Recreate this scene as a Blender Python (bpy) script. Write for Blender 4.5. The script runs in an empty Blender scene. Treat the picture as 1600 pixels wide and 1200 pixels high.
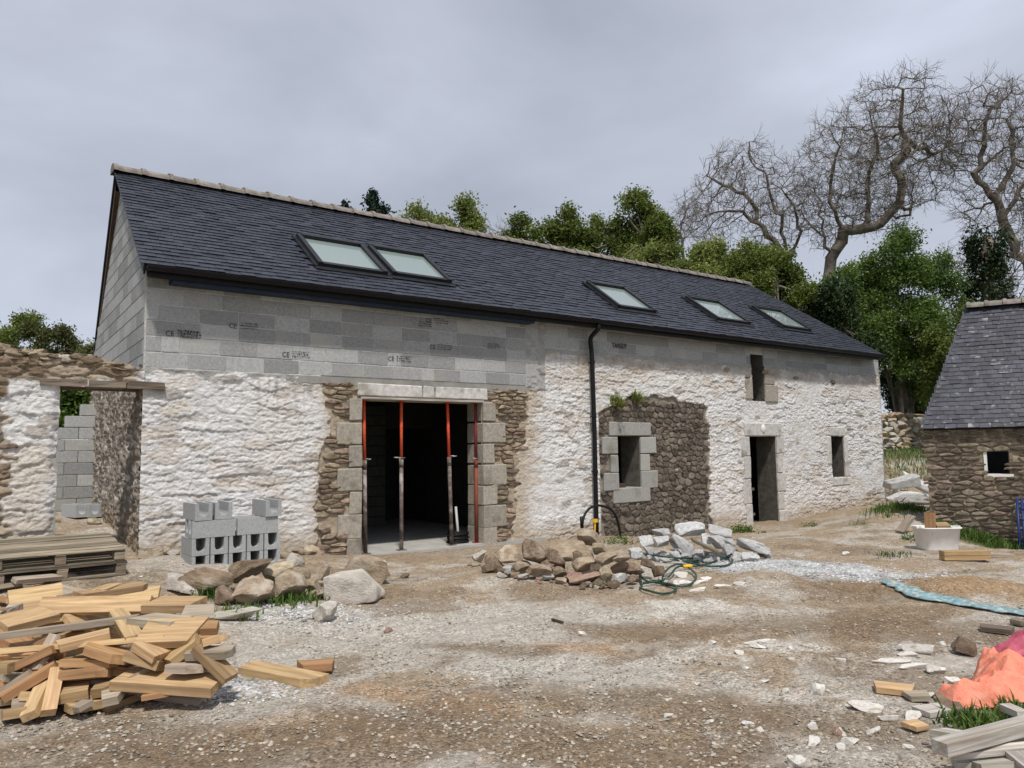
import bpy, math, random
import numpy as np
from mathutils import Vector, Matrix, Euler
random.seed(7)
RNG = np.random.default_rng(11)
scene = bpy.context.scene
col = scene.collection
# ------------------------------------------------------------------ camera
FPX = 1187.8
YAW, PITCH, ROLL = math.radians(36.79), math.radians(4.89), math.radians(-0.774)
CAM = np.array([0., 0., 1.58])
_f = np.array([math.sin(YAW)*math.cos(PITCH), math.cos(YAW)*math.cos(PITCH), math.sin(PITCH)])
_r = np.array([math.cos(YAW), -math.sin(YAW), 0.]); _u = np.cross(_r, _f)
R2 = _r*math.cos(ROLL)+_u*math.sin(ROLL); U2 = -_r*math.sin(ROLL)+_u*math.cos(ROLL)
cam_d = bpy.data.cameras.new('camera'); cam = bpy.data.objects.new('camera', cam_d); col.objects.link(cam)
cam_d.sensor_width = 36; cam_d.lens = FPX/1600*36; cam_d.clip_end = 2000; cam_d.clip_start = .05
cam.matrix_world = Matrix(((R2[0], U2[0], -_f[0], CAM[0]), (R2[1], U2[1], -_f[1], CAM[1]), (R2[2], U2[2], -_f[2], CAM[2]), (0, 0, 0, 1)))
scene.camera = cam
# ------------------------------------------------------------------ sky, sun, exposure
SUN = Vector((-.50, -1.0, 1.95)).normalized()
w = bpy.data.worlds.new('World'); scene.world = w; w.use_nodes = True
nt = w.node_tree; nt.nodes.clear()
def N(t, typ, **k):
    n = t.nodes.new(typ)
    for a, b in k.items(): setattr(n, a, b)
    return n
wo = N(nt, 'ShaderNodeOutputWorld'); bg = N(nt, 'ShaderNodeBackground'); bg.inputs[1].default_value = .1
sky = N(nt, 'ShaderNodeTexSky', sky_type='NISHITA', sun_disc=False)
sky.sun_elevation = math.asin(SUN.z); sky.sun_rotation = math.atan2(SUN.x, SUN.y)
tc = N(nt, 'ShaderNodeTexCoord'); mp = N(nt, 'ShaderNodeMapping'); mp.inputs['Scale'].default_value = (1.0, 1.0, 2.3)
mp.inputs['Location'].default_value = (.35, .1, .2)
nz = N(nt, 'ShaderNodeTexNoise'); nz.inputs['Scale'].default_value = 1.7; nz.inputs['Detail'].default_value = 6; nz.inputs['Roughness'].default_value = .48
nz.inputs['Distortion'].default_value = .4
rp = N(nt, 'ShaderNodeValToRGB')
rp.color_ramp.elements[0].position = .30; rp.color_ramp.elements[0].color = (2.55, 2.74, 3.2, 1)
rp.color_ramp.elements[1].position = .68; rp.color_ramp.elements[1].color = (4.5, 4.85, 5.65, 1)
e = rp.color_ramp.elements.new(.5); e.color = (3.5, 3.7, 4.25, 1)
mx = N(nt, 'ShaderNodeMixRGB'); mx.inputs[0].default_value = .9
L = nt.links.new
L(tc.outputs['Generated'], mp.inputs[0]); L(mp.outputs[0], nz.inputs['Vector']); L(nz.outputs[0], rp.inputs[0])
L(sky.outputs[0], mx.inputs[1]); L(rp.outputs[0], mx.inputs[2]); L(mx.outputs[0], bg.inputs[0]); L(bg.outputs[0], wo.inputs[0])
sd = bpy.data.lights.new('sun', 'SUN'); sd.energy = 2.3; sd.angle = math.radians(4.0); sd.color = (1, .955, .89)
so = bpy.data.objects.new('sun', sd); col.objects.link(so); so.rotation_euler = SUN.to_track_quat('Z', 'Y').to_euler()
vs = scene.view_settings; vs.view_transform = 'Standard'; vs.look = 'None'; vs.gamma = 1; vs.exposure = .66; vs.use_curve_mapping = False
scene.cycles.use_denoising = True; scene.cycles.max_bounces = 6; scene.cycles.transparent_max_bounces = 6
# ------------------------------------------------------------------ pixel helpers (a pixel gives a direction; a plane gives the distance)
def ray(px, py): return R2*((px-800)/FPX)+U2*((600-py)/FPX)+_f
def atY(px, py, Y): d = ray(px, py); return CAM+d*(Y/d[1])
def atX(px, py, X): d = ray(px, py); return CAM+d*(X/d[0])
def atZ(px, py, Z): d = ray(px, py); return CAM+d*((Z-CAM[2])/d[2])
def atD(px, py, dep): return CAM+ray(px, py)*dep
def atP(px, py, p, n): d = ray(px, py); return CAM+d*(np.dot(np.asarray(p)-CAM, n)/np.dot(d, n))
FY = 10.5
def fac(px, py): p = atY(px, py, FY); return p[0], p[2]
# ------------------------------------------------------------------ noise
def _h(ix, iy, s):
    n = (ix.astype(np.int64)*374761393+iy.astype(np.int64)*668265263+s*1274126177) & 0x7fffffff
    n = ((n ^ (n >> 13))*1274126177) & 0x7fffffff
    return ((n ^ (n >> 16)) & 0xffff)/65535.
def vn(x, y, s=0):
    x = np.asarray(x, float); y = np.asarray(y, float)
    ix = np.floor(x); iy = np.floor(y); fx = x-ix; fy = y-iy
    fx = fx*fx*(3-2*fx); fy = fy*fy*(3-2*fy)
    a = _h(ix, iy, s); b = _h(ix+1, iy, s); c = _h(ix, iy+1, s); d = _h(ix+1, iy+1, s)
    return (a*(1-fx)+b*fx)*(1-fy)+(c*(1-fx)+d*fx)*fy
def fbm(x, y, s=0, o=4):
    v = 0; a = .5; t = 0
    for i in range(o): v = v+a*vn(x*2**i, y*2**i, s+i*17); t += a; a *= .5
    return v/t
def sst(a, b, x): t = np.clip((x-a)/(b-a), 0, 1); return t*t*(3-2*t)
def voro(x, y, s=0):
    """F1, F2, id, local offset to the cell's centre; running-bond jitter"""
    ix = np.floor(x); iy = np.floor(y)
    f1 = np.full(x.shape, 9.); f2 = np.full(x.shape, 9.); cid = np.zeros(x.shape); oy = np.zeros(x.shape)
    for j in (-1, 0, 1):
        for i in (-2, -1, 0, 1, 2):
            cx = ix+i; cy = iy+j
            px_ = cx+.5*(np.mod(cy, 2))+.1+.8*_h(cx, cy, s); py_ = cy+.25+.5*_h(cx, cy, s+5)
            dx = x-px_; dy = y-py_; d = np.sqrt(dx*dx+dy*dy)
            m = d < f1
            f2 = np.where(m, f1, np.minimum(f2, d)); cid = np.where(m, _h(cx, cy, s+9), cid); oy = np.where(m, dy, oy); f1 = np.where(m, d, f1)
    return f1, f2, cid, oy
def srgb(r, g, b):
    c = np.array([r, g, b])/255.
    return np.where(c <= .04045, c/12.92, ((c+.055)/1.055)**2.4)
# ------------------------------------------------------------------ materials
MATS = {}
def pm(name, c0, c1, scale=6., detail=6., rough=.85, bump=.3, bscale=None, vary=.25, coords='Object', stretch=(1, 1, 1), attr=None,
       spec=.3, metal=0., c2=None, c2scale=2., c2pos=(.55, .7), trans=0., bdist=.02, huev=.02):
    m = bpy.data.materials.new(name); m.use_nodes = True; t = m.node_tree; b = t.nodes['Principled BSDF']; l = t.links.new
    geo = N(t, 'ShaderNodeNewGeometry'); oi = N(t, 'ShaderNodeObjectInfo')
    ad = N(t, 'ShaderNodeMath', operation='ADD'); l(geo.outputs['Random Per Island'], ad.inputs[0]); l(oi.outputs['Random'], ad.inputs[1])
    fr = N(t, 'ShaderNodeMath', operation='FRACT'); l(ad.outputs[0], fr.inputs[0])
    if coords == 'Object':
        tcn = N(t, 'ShaderNodeTexCoord'); src = tcn.outputs['Object']
        va = N(t, 'ShaderNodeVectorMath', operation='ADD'); sc_ = N(t, 'ShaderNodeVectorMath', operation='SCALE'); cb = N(t, 'ShaderNodeCombineXYZ')
        for i in range(3): l(fr.outputs[0], cb.inputs[i])
        l(cb.outputs[0], sc_.inputs[0]); sc_.inputs['Scale'].default_value = 37.
        mpn = N(t, 'ShaderNodeMapping'); mpn.inputs['Scale'].default_value = stretch; l(src, mpn.inputs[0])
        l(mpn.outputs[0], va.inputs[0]); l(sc_.outputs[0], va.inputs[1]); vec = va.outputs[0]
    else:
        mpn = N(t, 'ShaderNodeMapping'); mpn.inputs['Scale'].default_value = stretch; l(geo.outputs['Position'], mpn.inputs[0]); vec = mpn.outputs[0]
    n1 = N(t, 'ShaderNodeTexNoise'); n1.inputs['Scale'].default_value = scale; n1.inputs['Detail'].default_value = detail; n1.inputs['Roughness'].default_value = .62; l(vec, n1.inputs['Vector'])
    r1 = N(t, 'ShaderNodeValToRGB'); r1.color_ramp.elements[0].position = .32; r1.color_ramp.elements[1].position = .68
    r1.color_ramp.elements[0].color = (*c0, 1); r1.color_ramp.elements[1].color = (*c1, 1); l(n1.outputs[0], r1.inputs[0])
    out = r1.outputs[0]
    if attr:
        at = N(t, 'ShaderNodeAttribute', attribute_name=attr)
        mu = N(t, 'ShaderNodeMixRGB', blend_type='MULTIPLY'); mu.inputs[0].default_value = 1; l(at.outputs['Color'], mu.inputs[1]); l(out, mu.inputs[2]); out = mu.outputs[0]
    if c2 is not None:
        n2 = N(t, 'ShaderNodeTexNoise'); n2.inputs['Scale'].default_value = c2scale; n2.inputs['Detail'].default_value = 5; l(vec, n2.inputs['Vector'])
        r2 = N(t, 'ShaderNodeValToRGB'); r2.color_ramp.elements[0].position = c2pos[0]; r2.color_ramp.elements[1].position = c2pos[1]; l(n2.outputs[0], r2.inputs[0])
        m2 = N(t, 'ShaderNodeMixRGB'); l(r2.outputs[0], m2.inputs[0]); l(out, m2.inputs[1]); m2.inputs[2].default_value = (*c2, 1); out = m2.outputs[0]
    if vary:
        hs = N(t, 'ShaderNodeHueSaturation'); l(out, hs.inputs['Color'])
        mr = N(t, 'ShaderNodeMapRange'); mr.inputs['To Min'].default_value = 1-vary; mr.inputs['To Max'].default_value = 1+vary; l(fr.outputs[0], mr.inputs['Value']); l(mr.outputs[0], hs.inputs['Value'])
        f2 = N(t, 'ShaderNodeMath', operation='MULTIPLY'); l(fr.outputs[0], f2.inputs[0]); f2.inputs[1].default_value = 7.31
        f3 = N(t, 'ShaderNodeMath', operation='FRACT'); l(f2.outputs[0], f3.inputs[0])
        m3 = N(t, 'ShaderNodeMapRange'); m3.inputs['To Min'].default_value = .5-huev; m3.inputs['To Max'].default_value = .5+huev; l(f3.outputs[0], m3.inputs['Value']); l(m3.outputs[0], hs.inputs['Hue'])
        out = hs.outputs[0]
    l(out, b.inputs['Base Color'])
    b.inputs['Roughness'].default_value = rough; b.inputs['Specular IOR Level'].default_value = spec; b.inputs['Metallic'].default_value = metal
    if bump:
        n3 = N(t, 'ShaderNodeTexNoise'); n3.inputs['Scale'].default_value = bscale or scale*3; n3.inputs['Detail'].default_value = 8; n3.inputs['Roughness'].default_value = .65; l(vec, n3.inputs['Vector'])
        bp = N(t, 'ShaderNodeBump'); bp.inputs['Strength'].default_value = bump; bp.inputs['Distance'].default_value = bdist; l(n3.outputs[0], bp.inputs['Height']); l(bp.outputs[0], b.inputs['Normal'])
    if trans:
        tr = N(t, 'ShaderNodeBsdfTranslucent'); l(out, tr.inputs[0]); ms = N(t, 'ShaderNodeMixShader'); ms.inputs[0].default_value = trans
        l(b.outputs[0], ms.inputs[1]); l(tr.outputs[0], ms.inputs[2]); l(ms.outputs[0], t.nodes['Material Output'].inputs[0])
    MATS[name] = m; return m
def s3(r, g, b): return tuple(float(v) for v in srgb(r, g, b))
G = .40
pm('lime', (.76, .75, .735), (1, 1, 1), 13, 10, .92, .85, 34, 0, 'pos', attr='Col', bdist=.022, spec=.12)
def ground_mat():
    m = bpy.data.materials.new('ground'); m.use_nodes = True; t = m.node_tree; b = t.nodes['Principled BSDF']; l = t.links.new; geo = N(t, 'ShaderNodeNewGeometry'); P = geo.outputs['Position']
    def noise(sc_, det=6, ro=.6): n = N(t, 'ShaderNodeTexNoise'); n.inputs['Scale'].default_value = sc_; n.inputs['Detail'].default_value = det; n.inputs['Roughness'].default_value = ro; l(P, n.inputs['Vector']); return n.outputs[0]
    def vor(sc_): n = N(t, 'ShaderNodeTexVoronoi'); n.inputs['Scale'].default_value = sc_; l(P, n.inputs['Vector']); return n
    def mrange(src, a, b_, c, d): n = N(t, 'ShaderNodeMapRange'); l(src, n.inputs[0]); n.inputs[1].default_value = a; n.inputs[2].default_value = b_; n.inputs[3].default_value = c; n.inputs[4].default_value = d; return n.outputs[0]
    def mix(f, a, c, ty='MIX'):
        n = N(t, 'ShaderNodeMixRGB', blend_type=ty)
        for i, q in enumerate((f, a, c)):
            if hasattr(q, 'links'): l(q, n.inputs[i])
            else: n.inputs[i].default_value = q if i == 0 else (*q, 1)
        return n.outputs[0]
    def math_(op, a, c):
        n = N(t, 'ShaderNodeMath', operation=op)
        for i, q in enumerate((a, c)):
            if hasattr(q, 'links'): l(q, n.inputs[i])
            else: n.inputs[i].default_value = q
        return n.outputs[0]
    at = N(t, 'ShaderNodeAttribute', attribute_name='Col'); c = at.outputs['Color']
    g = mrange(noise(11, 9, .72), .3, .7, .68, 1.28); cb = N(t, 'ShaderNodeCombineColor')
    for i in range(3): l(g, cb.inputs[i])
    c = mix(1., c, cb.outputs[0], 'MULTIPLY')
    v1 = vor(62); bw = N(t, 'ShaderNodeRGBToBW'); l(v1.outputs['Color'], bw.inputs[0]); k = mrange(bw.outputs[0], .1, .9, .5, 1.55); cb = N(t, 'ShaderNodeCombineColor')
    for i in range(3): l(k, cb.inputs[i])
    c = mix(mrange(noise(2.1, 5), .36, .58, .25, .95), c, mix(1., c, cb.outputs[0], 'MULTIPLY'))
    v2 = vor(24); b2 = N(t, 'ShaderNodeSeparateColor'); l(v2.outputs['Color'], b2.inputs[0]); pm_ = math_('MULTIPLY', math_('GREATER_THAN', b2.outputs[0], .84), math_('LESS_THAN', v2.outputs['Distance'], .30))
    c = mix(math_('MULTIPLY', pm_, .8), c, mix(b2.outputs[1], (.30, .26, .21), (.56, .53, .48))); l(c, b.inputs['Base Color']); b.inputs['Roughness'].default_value = .95; b.inputs['Specular IOR Level'].default_value = .1
    h = math_('ADD', math_('MULTIPLY', noise(34, 9, .75), 1.0), math_('MULTIPLY', v1.outputs['Distance'], -.55)); h = math_('ADD', h, math_('MULTIPLY', pm_, .5))
    bp = N(t, 'ShaderNodeBump'); bp.inputs['Strength'].default_value = .95; bp.inputs['Distance'].default_value = .022; l(h, bp.inputs['Height']); l(bp.outputs[0], b.inputs['Normal']); MATS['ground'] = m
ground_mat()
pm('block', (.27, .275, .272), (.40, .402, .397), 30, 8, .95, .7, 130, .22, spec=.1, c2=(.40, .385, .34), c2scale=1.2, c2pos=(.56, .75), bdist=.006, huev=.012)
pm('u_block', (.30, .31, .31), (.42, .43, .43), 40, 8, .95, .6, 140, .08, spec=.1, bdist=.006, huev=.005)
pm('mortar', (.28, .27, .25), (.42, .41, .385), 14, 8, .95, .7, 70, .0, 'pos', spec=.1, bdist=.015)
pm('band', (.22, .212, .195), (.32, .31, .29), 5, 8, .9, .4, 60, .0, 'pos', spec=.15, bdist=.008)
pm('quoin', (.25, .225, .185), (.42, .385, .325), 22, 9, .92, .6, 90, .12, spec=.15, c2=(.16, .145, .115), c2scale=3.5, c2pos=(.55, .75), bdist=.008, huev=.008)
pm('granite', (.24, .235, .22), (.42, .41, .385), 60, 8, .9, .5, 120, .1, spec=.2, c2=(.2, .185, .15), c2scale=3, c2pos=(.56, .78), bdist=.006, huev=.008)
pm('pale_granite', (.42, .40, .37), (.66, .64, .61), 14, 8, .92, .5, 90, .1, spec=.15, c2=(.27, .24, .2), c2scale=4, c2pos=(.56, .75), bdist=.008, huev=.01)
pm('rubble', (.15, .112, .078), (.38, .30, .215), 13, 9, .93, .9, 40, .36, spec=.12, c2=(.42, .38, .31), c2scale=3, c2pos=(.6, .8), bdist=.012, huev=.018)
pm('brown_rubble', (.075, .062, .05), (.22, .185, .15), 14, 9, .93, .9, 40, .42, spec=.12, c2=(.26, .23, .19), c2scale=5, c2pos=(.62, .75), bdist=.012, huev=.02)
pm('shed_rubble', (.10, .08, .06), (.29, .235, .18), 13, 9, .93, .9, 40, .42, spec=.12, c2=(.32, .28, .22), c2scale=3, c2pos=(.6, .8), bdist=.012, huev=.018)
pm('boulder', (.27, .20, .13), (.54, .445, .33), 4, 9, .93, .9, 16, .16, spec=.12, c2=(.60, .54, .44), c2scale=2.2, c2pos=(.52, .75), bdist=.03, huev=.014)
pm('boulder_dark', (.12, .085, .06), (.32, .245, .17), 4, 9, .93, .9, 16, .2, spec=.12, c2=(.42, .36, .28), c2scale=2.2, c2pos=(.55, .78), bdist=.03, huev=.015)
pm('boulder_pale', (.36, .33, .28), (.62, .58, .51), 4, 9, .93, .8, 18, .12, spec=.12, c2=(.28, .22, .15), c2scale=2, c2pos=(.58, .75), bdist=.025)
pm('boulder_pink', (.30, .19, .14), (.50, .35, .28), 5, 9, .93, .8, 18, .15, spec=.12, bdist=.025)
pm('debris', (.35, .345, .335), (.62, .615, .60), 7, 10, .93, 1.0, 22, .18, spec=.12, c2=(.24, .23, .21), c2scale=2.5, c2pos=(.58, .72), bdist=.015, huev=.004)
pm('slate', (.020, .023, .033), (.042, .047, .062), 14, 7, .42, .25, 60, .30, spec=.42, bdist=.004, huev=.01)
pm('old_slate', (.024, .025, .036), (.056, .057, .074), 9, 7, .5, .35, 60, .35, spec=.4, c2=(.22, .215, .22), c2scale=6, c2pos=(.6, .72), bdist=.005, huev=.012)
pm('deck', (.012, .012, .014), (.02, .02, .024), 5, 3, .6, 0, vary=0)
pm('ridge_tile', (.15, .13, .113), (.29, .26, .23), 8, 7, .9, .5, 40, .15, c2=(.14, .12, .10), c2scale=5, bdist=.006, spec=.15)
pm('black_plastic', (.007, .007, .008), (.012, .012, .014), 12, 4, .5, .05, vary=0, spec=.2)
pm('frame_grey', (.014, .015, .018), (.024, .026, .030), 8, 3, .45, .02, vary=.05, spec=.3)
pm('navy', (.012, .022, .045), (.022, .036, .07), 6, 4, .6, .2, 12, 0)
pm('brown_board', (.055, .035, .024), (.10, .066, .046), 6, 6, .8, .3, 30, 0)
pm('old_wood', (.10, .078, .058), (.26, .215, .17), 7, 9, .9, .6, 18, .2, stretch=(.35, 5, 5), bdist=.008, spec=.15)
pm('pallet_wood', (.13, .105, .075), (.33, .275, .205), 7, 9, .9, .5, 18, .36, stretch=(.35, 5, 5), bdist=.006, spec=.15, c2=(.12, .11, .09), c2scale=1.5)
pm('offcut', (.30, .19, .095), (.54, .385, .21), 9, 10, .72, .35, 16, .26, stretch=(.3, 4, 4), bdist=.004, spec=.2, c2=(.23, .15, .085), c2scale=2.6, c2pos=(.54, .72), huev=.006)
pm('offcut_grey', (.24, .195, .145), (.46, .39, .305), 8, 8, .8, .3, 16, .2, stretch=(.3, 4, 4), bdist=.004, spec=.15)
pm('offcut_red', (.25, .135, .065), (.45, .27, .14), 8, 8, .75, .25, 16, .2, stretch=(.3, 4, 4), bdist=.004, spec=.15, huev=.006)
pm('white_wood', (.27, .24, .20), (.60, .565, .51), 9, 10, .85, .6, 16, .16, stretch=(.3, 5, 5), bdist=.005, c2=(.3, .25, .19), c2scale=2.5)
pm('prop_red', (.60, .055, .022), (.72, .095, .045), 9, 6, .6, .15, 30, .05, c2=(.12, .05, .03), c2scale=12, c2pos=(.66, .74))
pm('prop_maroon', (.19, .035, .028), (.27, .055, .042), 9, 6, .65, .2, 30, .05, c2=(.1, .06, .045), c2scale=10, c2pos=(.62, .74))
pm('prop_rust', (.075, .052, .042), (.20, .165, .14), 14, 7, .75, .3, 40, .1, c2=(.34, .31, .28), c2scale=7, c2pos=(.50, .66))
pm('galv', (.42, .43, .43), (.6, .6, .6), 10, 4, .45, .1, vary=.05, metal=.6)
pm('slab', (.33, .325, .30), (.44, .43, .40), 3, 8, .8, .2, 30, 0, 'pos')
pm('inside', (.035, .035, .032), (.06, .06, .055), 4, 6, .95, .3, 20, 0, 'pos')  # gloom of the unlit rooms put into the colour of walls and floors
pm('reveal_shaded', (.075, .068, .058), (.15, .138, .118), 9, 8, .93, .7, 40, .1, spec=.1, bdist=.012)  # jamb stone painted darker to stand for the shade under the lintels
pm('inside_block_shaded', (.06, .066, .05), (.10, .108, .085), 20, 7, .95, .4, 60, .15)  # darkened copy of the concrete block: room shade put into the colour
pm('leaf_mid', (.092, .128, .024), (.175, .22, .048), .6, 3, .55, 0, vary=.35, coords='pos', trans=.35, spec=.25, huev=.025)
pm('leaf_pale', (.14, .175, .04), (.25, .285, .08), .6, 3, .55, 0, vary=.3, coords='pos', trans=.4, spec=.25, huev=.025)
pm('leaf_bright', (.075, .13, .025), (.15, .222, .048), .6, 3, .55, 0, vary=.32, coords='pos', trans=.35, spec=.25, huev=.02)
pm('leaf_dark', (.018, .038, .010), (.045, .075, .02), .6, 3, .55, 0, vary=.35, coords='pos', trans=.2, spec=.25, huev=.02)
pm('leaf_olive', (.075, .085, .028), (.14, .15, .05), .6, 3, .6, 0, vary=.35, coords='pos', trans=.3, spec=.2, huev=.03)
pm('needle', (.010, .022, .014), (.028, .048, .028), .6, 3, .6, 0, vary=.3, coords='pos', trans=.1, spec=.2)
pm('ivy', (.014, .030, .010), (.035, .060, .018), .6, 3, .45, 0, vary=.35, coords='pos', trans=.15, spec=.35)
pm('grass', (.055, .105, .020), (.13, .20, .045), 3, 3, .6, 0, vary=.35, coords='pos', trans=.35, spec=.2, huev=.03)
pm('bark', (.10, .080, .062), (.26, .225, .185), 3, 7, .95, .8, 14, .08, coords='pos', spec=.1)
pm('twig', (.13, .110, .092), (.24, .21, .18), 3, 3, .95, 0, vary=.1, coords='pos', spec=.1)
pm('pebble', (.24, .205, .16), (.42, .38, .32), 3, 3, .95, 0, vary=.45, spec=.1, coords='pos', huev=.02)
pm('grey_pebble', (.32, .32, .315), (.58, .58, .575), 3, 3, .95, 0, vary=.35, spec=.1, coords='pos', huev=.008)
pm('flake', (.52, .495, .45), (.74, .715, .665), 8, 7, .93, .5, 30, .12, spec=.1, c2=(.40, .33, .25), c2scale=3, bdist=.01)
pm('hose_green', (.010, .042, .028), (.018, .065, .045), 9, 3, .4, 0, vary=0, spec=.4)
pm('yellow_plastic', (.75, .42, .02), (.8, .48, .03), 9, 3, .4, 0, vary=0)
pm('layflat', (.10, .22, .26), (.24, .36, .38), 5, 6, .6, .3, 14, 0, 'pos', c2=(.42, .44, .40), c2scale=19, c2pos=(.48, .62))
pm('tarp_orange', (.70, .20, .125), (.86, .31, .20), 4, 8, .6, .7, 8, 0, 'pos', c2=(.66, .34, .24), c2scale=7, bdist=.05)
pm('tarp_pink', (.40, .065, .11), (.56, .13, .18), 4, 8, .6, .7, 8, 0, 'pos', bdist=.05)
pm('white_tub', (.66, .65, .62), (.80, .79, .76), 5, 6, .5, .1, 30, 0, c2=(.46, .42, .35), c2scale=5, c2pos=(.6, .75))
pm('blue_steel', (.012, .035, .11), (.022, .055, .16), 9, 5, .5, .1, vary=.1, c2=(.12, .07, .045), c2scale=10, c2pos=(.66, .74))
pm('ink', (.035, .036, .038), (.07, .07, .072), 40, 3, .9, 0, vary=0)
pm('pipe_grey', (.40, .39, .37), (.50, .49, .47), 6, 3, .5, 0, vary=0)
def glass(name, base):
    m = bpy.data.materials.new(name); m.use_nodes = True; b = m.node_tree.nodes['Principled BSDF']
    b.inputs['Base Color'].default_value = (*base, 1); b.inputs['Roughness'].default_value = .35; b.inputs['Coat Weight'].default_value = 1; b.inputs['Coat Roughness'].default_value = .015; b.inputs['Coat IOR'].default_value = 1.75
    MATS[name] = m
glass('skylight_glass', (.22, .275, .255))
# ------------------------------------------------------------------ object helpers
W = {}
def add(name, me, mat=None, parent=None, M=None, kind=None, label=None, cat=None, group=None):
    if mat is not None and len(me.materials) == 0: me.materials.append(MATS[mat])
    o = bpy.data.objects.new(name, me); col.objects.link(o)
    M = M if M is not None else Matrix(); o.matrix_basis = M; W[o] = M
    if parent is not None: o.parent = parent; o.matrix_parent_inverse = W[parent].inverted()
    if kind: o['kind'] = kind
    if label: o['label'] = label
    if cat: o['category'] = cat
    if group: o['group'] = group
    return o
def empty(name, loc, label, cat, group=None):
    o = bpy.data.objects.new(name, None); col.objects.link(o); M = Matrix.Translation(Vector(loc)); o.matrix_basis = M; W[o] = M
    o.empty_display_size = .2; o['label'] = label; o['category'] = cat
    if group: o['group'] = group
    return o
def mk(name, v, f, smooth=False):
    me = bpy.data.meshes.new(name); me.from_pydata([tuple(map(float, p)) for p in v], [], f)
    if smooth: me.polygons.foreach_set('use_smooth', [True]*len(me.polygons))
    return me
def mkarr(name, V, F, smooth=False, colr=None):
    """V (n,3) array, F (m,k) int array"""
    me = bpy.data.meshes.new(name); V = np.asarray(V, np.float32); F = np.asarray(F, np.int32); k = F.shape[1]
    me.vertices.add(len(V)); me.vertices.foreach_set('co', V.ravel()); me.loops.add(F.size); me.loops.foreach_set('vertex_index', F.ravel())
    me.polygons.add(len(F)); me.polygons.foreach_set('loop_start', np.arange(0, F.size, k, dtype=np.int32)); me.polygons.foreach_set('loop_total', np.full(len(F), k, np.int32))
    me.polygons.foreach_set('use_smooth', np.full(len(F), bool(smooth)))
    me.update(calc_edges=True); me.validate()
    if colr is not None:
        a = me.color_attributes.new('Col', 'FLOAT_COLOR', 'POINT'); c = np.ones((len(V), 4), np.float32); c[:, :3] = colr; a.data.foreach_set('color', c.ravel())
    return me
class MB:
    def __init__(s): s.v = []; s.f = []
    def raw(s, v, f): n = len(s.v); s.v += [tuple(map(float, p)) for p in v]; s.f += [tuple(i+n for i in q) for q in f]
    def box(s, c, d, M=None, jit=0):
        x, y, z = d[0]/2, d[1]/2, d[2]/2
        v = [Vector((a*x+random.uniform(-jit, jit), b*y+random.uniform(-jit, jit), e_*z+random.uniform(-jit, jit))) for e_ in (-1, 1) for b in (-1, 1) for a in (-1, 1)]
        if M is not None: v = [M @ p for p in v]
        c = Vector(c); s.raw([p+c for p in v], [(0, 2, 3, 1), (4, 5, 7, 6), (0, 1, 5, 4), (2, 6, 7, 3), (0, 4, 6, 2), (1, 3, 7, 5)])
    def box2(s, a, b): s.box([(a[i]+b[i])/2 for i in range(3)], [abs(b[i]-a[i]) for i in range(3)])
    def tube(s, pts, r, n=8, cap=True):
        pts = [Vector(p) for p in pts]; rr = r if hasattr(r, '__len__') else [r]*len(pts); rings = []; ref = None
        for i, p in enumerate(pts):
            d = (pts[min(i+1, len(pts)-1)]-pts[max(i-1, 0)]).normalized()
            if ref is None: ref = d.orthogonal().normalized()
            a = (ref-d*ref.dot(d)); a = a.normalized() if a.length > 1e-4 else d.orthogonal().normalized(); ref = a; b = d.cross(a)
            rings.append([p+(a*math.cos(6.28318*k/n)+b*math.sin(6.28318*k/n))*rr[i] for k in range(n)])
        v = [q for R_ in rings for q in R_]; f = []
        for i in range(len(pts)-1):
            for k in range(n): f.append((i*n+k, i*n+(k+1) % n, (i+1)*n+(k+1) % n, (i+1)*n+k))
        if cap: f.append(tuple(reversed(range(n)))); f.append(tuple((len(pts)-1)*n+k for k in range(n)))
        s.raw(v, f)
    def mesh(s, name, smooth=False): return mk(name, s.v, s.f, smooth)
def bm_box(name, d, bev=.004, jit=0):
    """a box whose edges are chamfered"""
    x, y, z = [q/2 for q in d]; b = min(bev, x*.4, y*.4, z*.4); v = []; idx = {}
    for sx in (-1, 1):
        for sy in (-1, 1):
            for sz in (-1, 1):
                j = [random.uniform(-jit, jit) for _ in range(3)]
                for ax in range(3):
                    p = [sx*(x-b)+j[0], sy*(y-b)+j[1], sz*(z-b)+j[2]]
                    p[ax] += (sx, sy, sz)[ax]*b; idx[(sx, sy, sz, ax)] = len(v); v.append(p)
    f = []
    for ax in range(3):
        o1, o2 = [(1, 2), (2, 0), (0, 1)][ax]
        for s in (-1, 1):
            q = []
            for a, c in ((-1, -1), (1, -1), (1, 1), (-1, 1)):
                k = [0, 0, 0]; k[ax] = s; k[o1] = a; k[o2] = c; q.append(idx[(*k, ax)])
            f.append(tuple(q) if s > 0 else tuple(reversed(q)))
    for ax in range(3):
        o1, o2 = [(1, 2), (2, 0), (0, 1)][ax]
        for a in (-1, 1):
            for c in (-1, 1):
                def g(s, w_): k = [0, 0, 0]; k[ax] = s; k[o1] = a; k[o2] = c; return idx[(*k, w_)]
                q = (g(-1, o1), g(1, o1), g(1, o2), g(-1, o2)); f.append(q if a*c > 0 else tuple(reversed(q)))
    for sx in (-1, 1):
        for sy in (-1, 1):
            for sz in (-1, 1):
                q = tuple(idx[(sx, sy, sz, i)] for i in range(3)); f.append(q if sx*sy*sz > 0 else tuple(reversed(q)))
    return mk(name, v, f)
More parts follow.
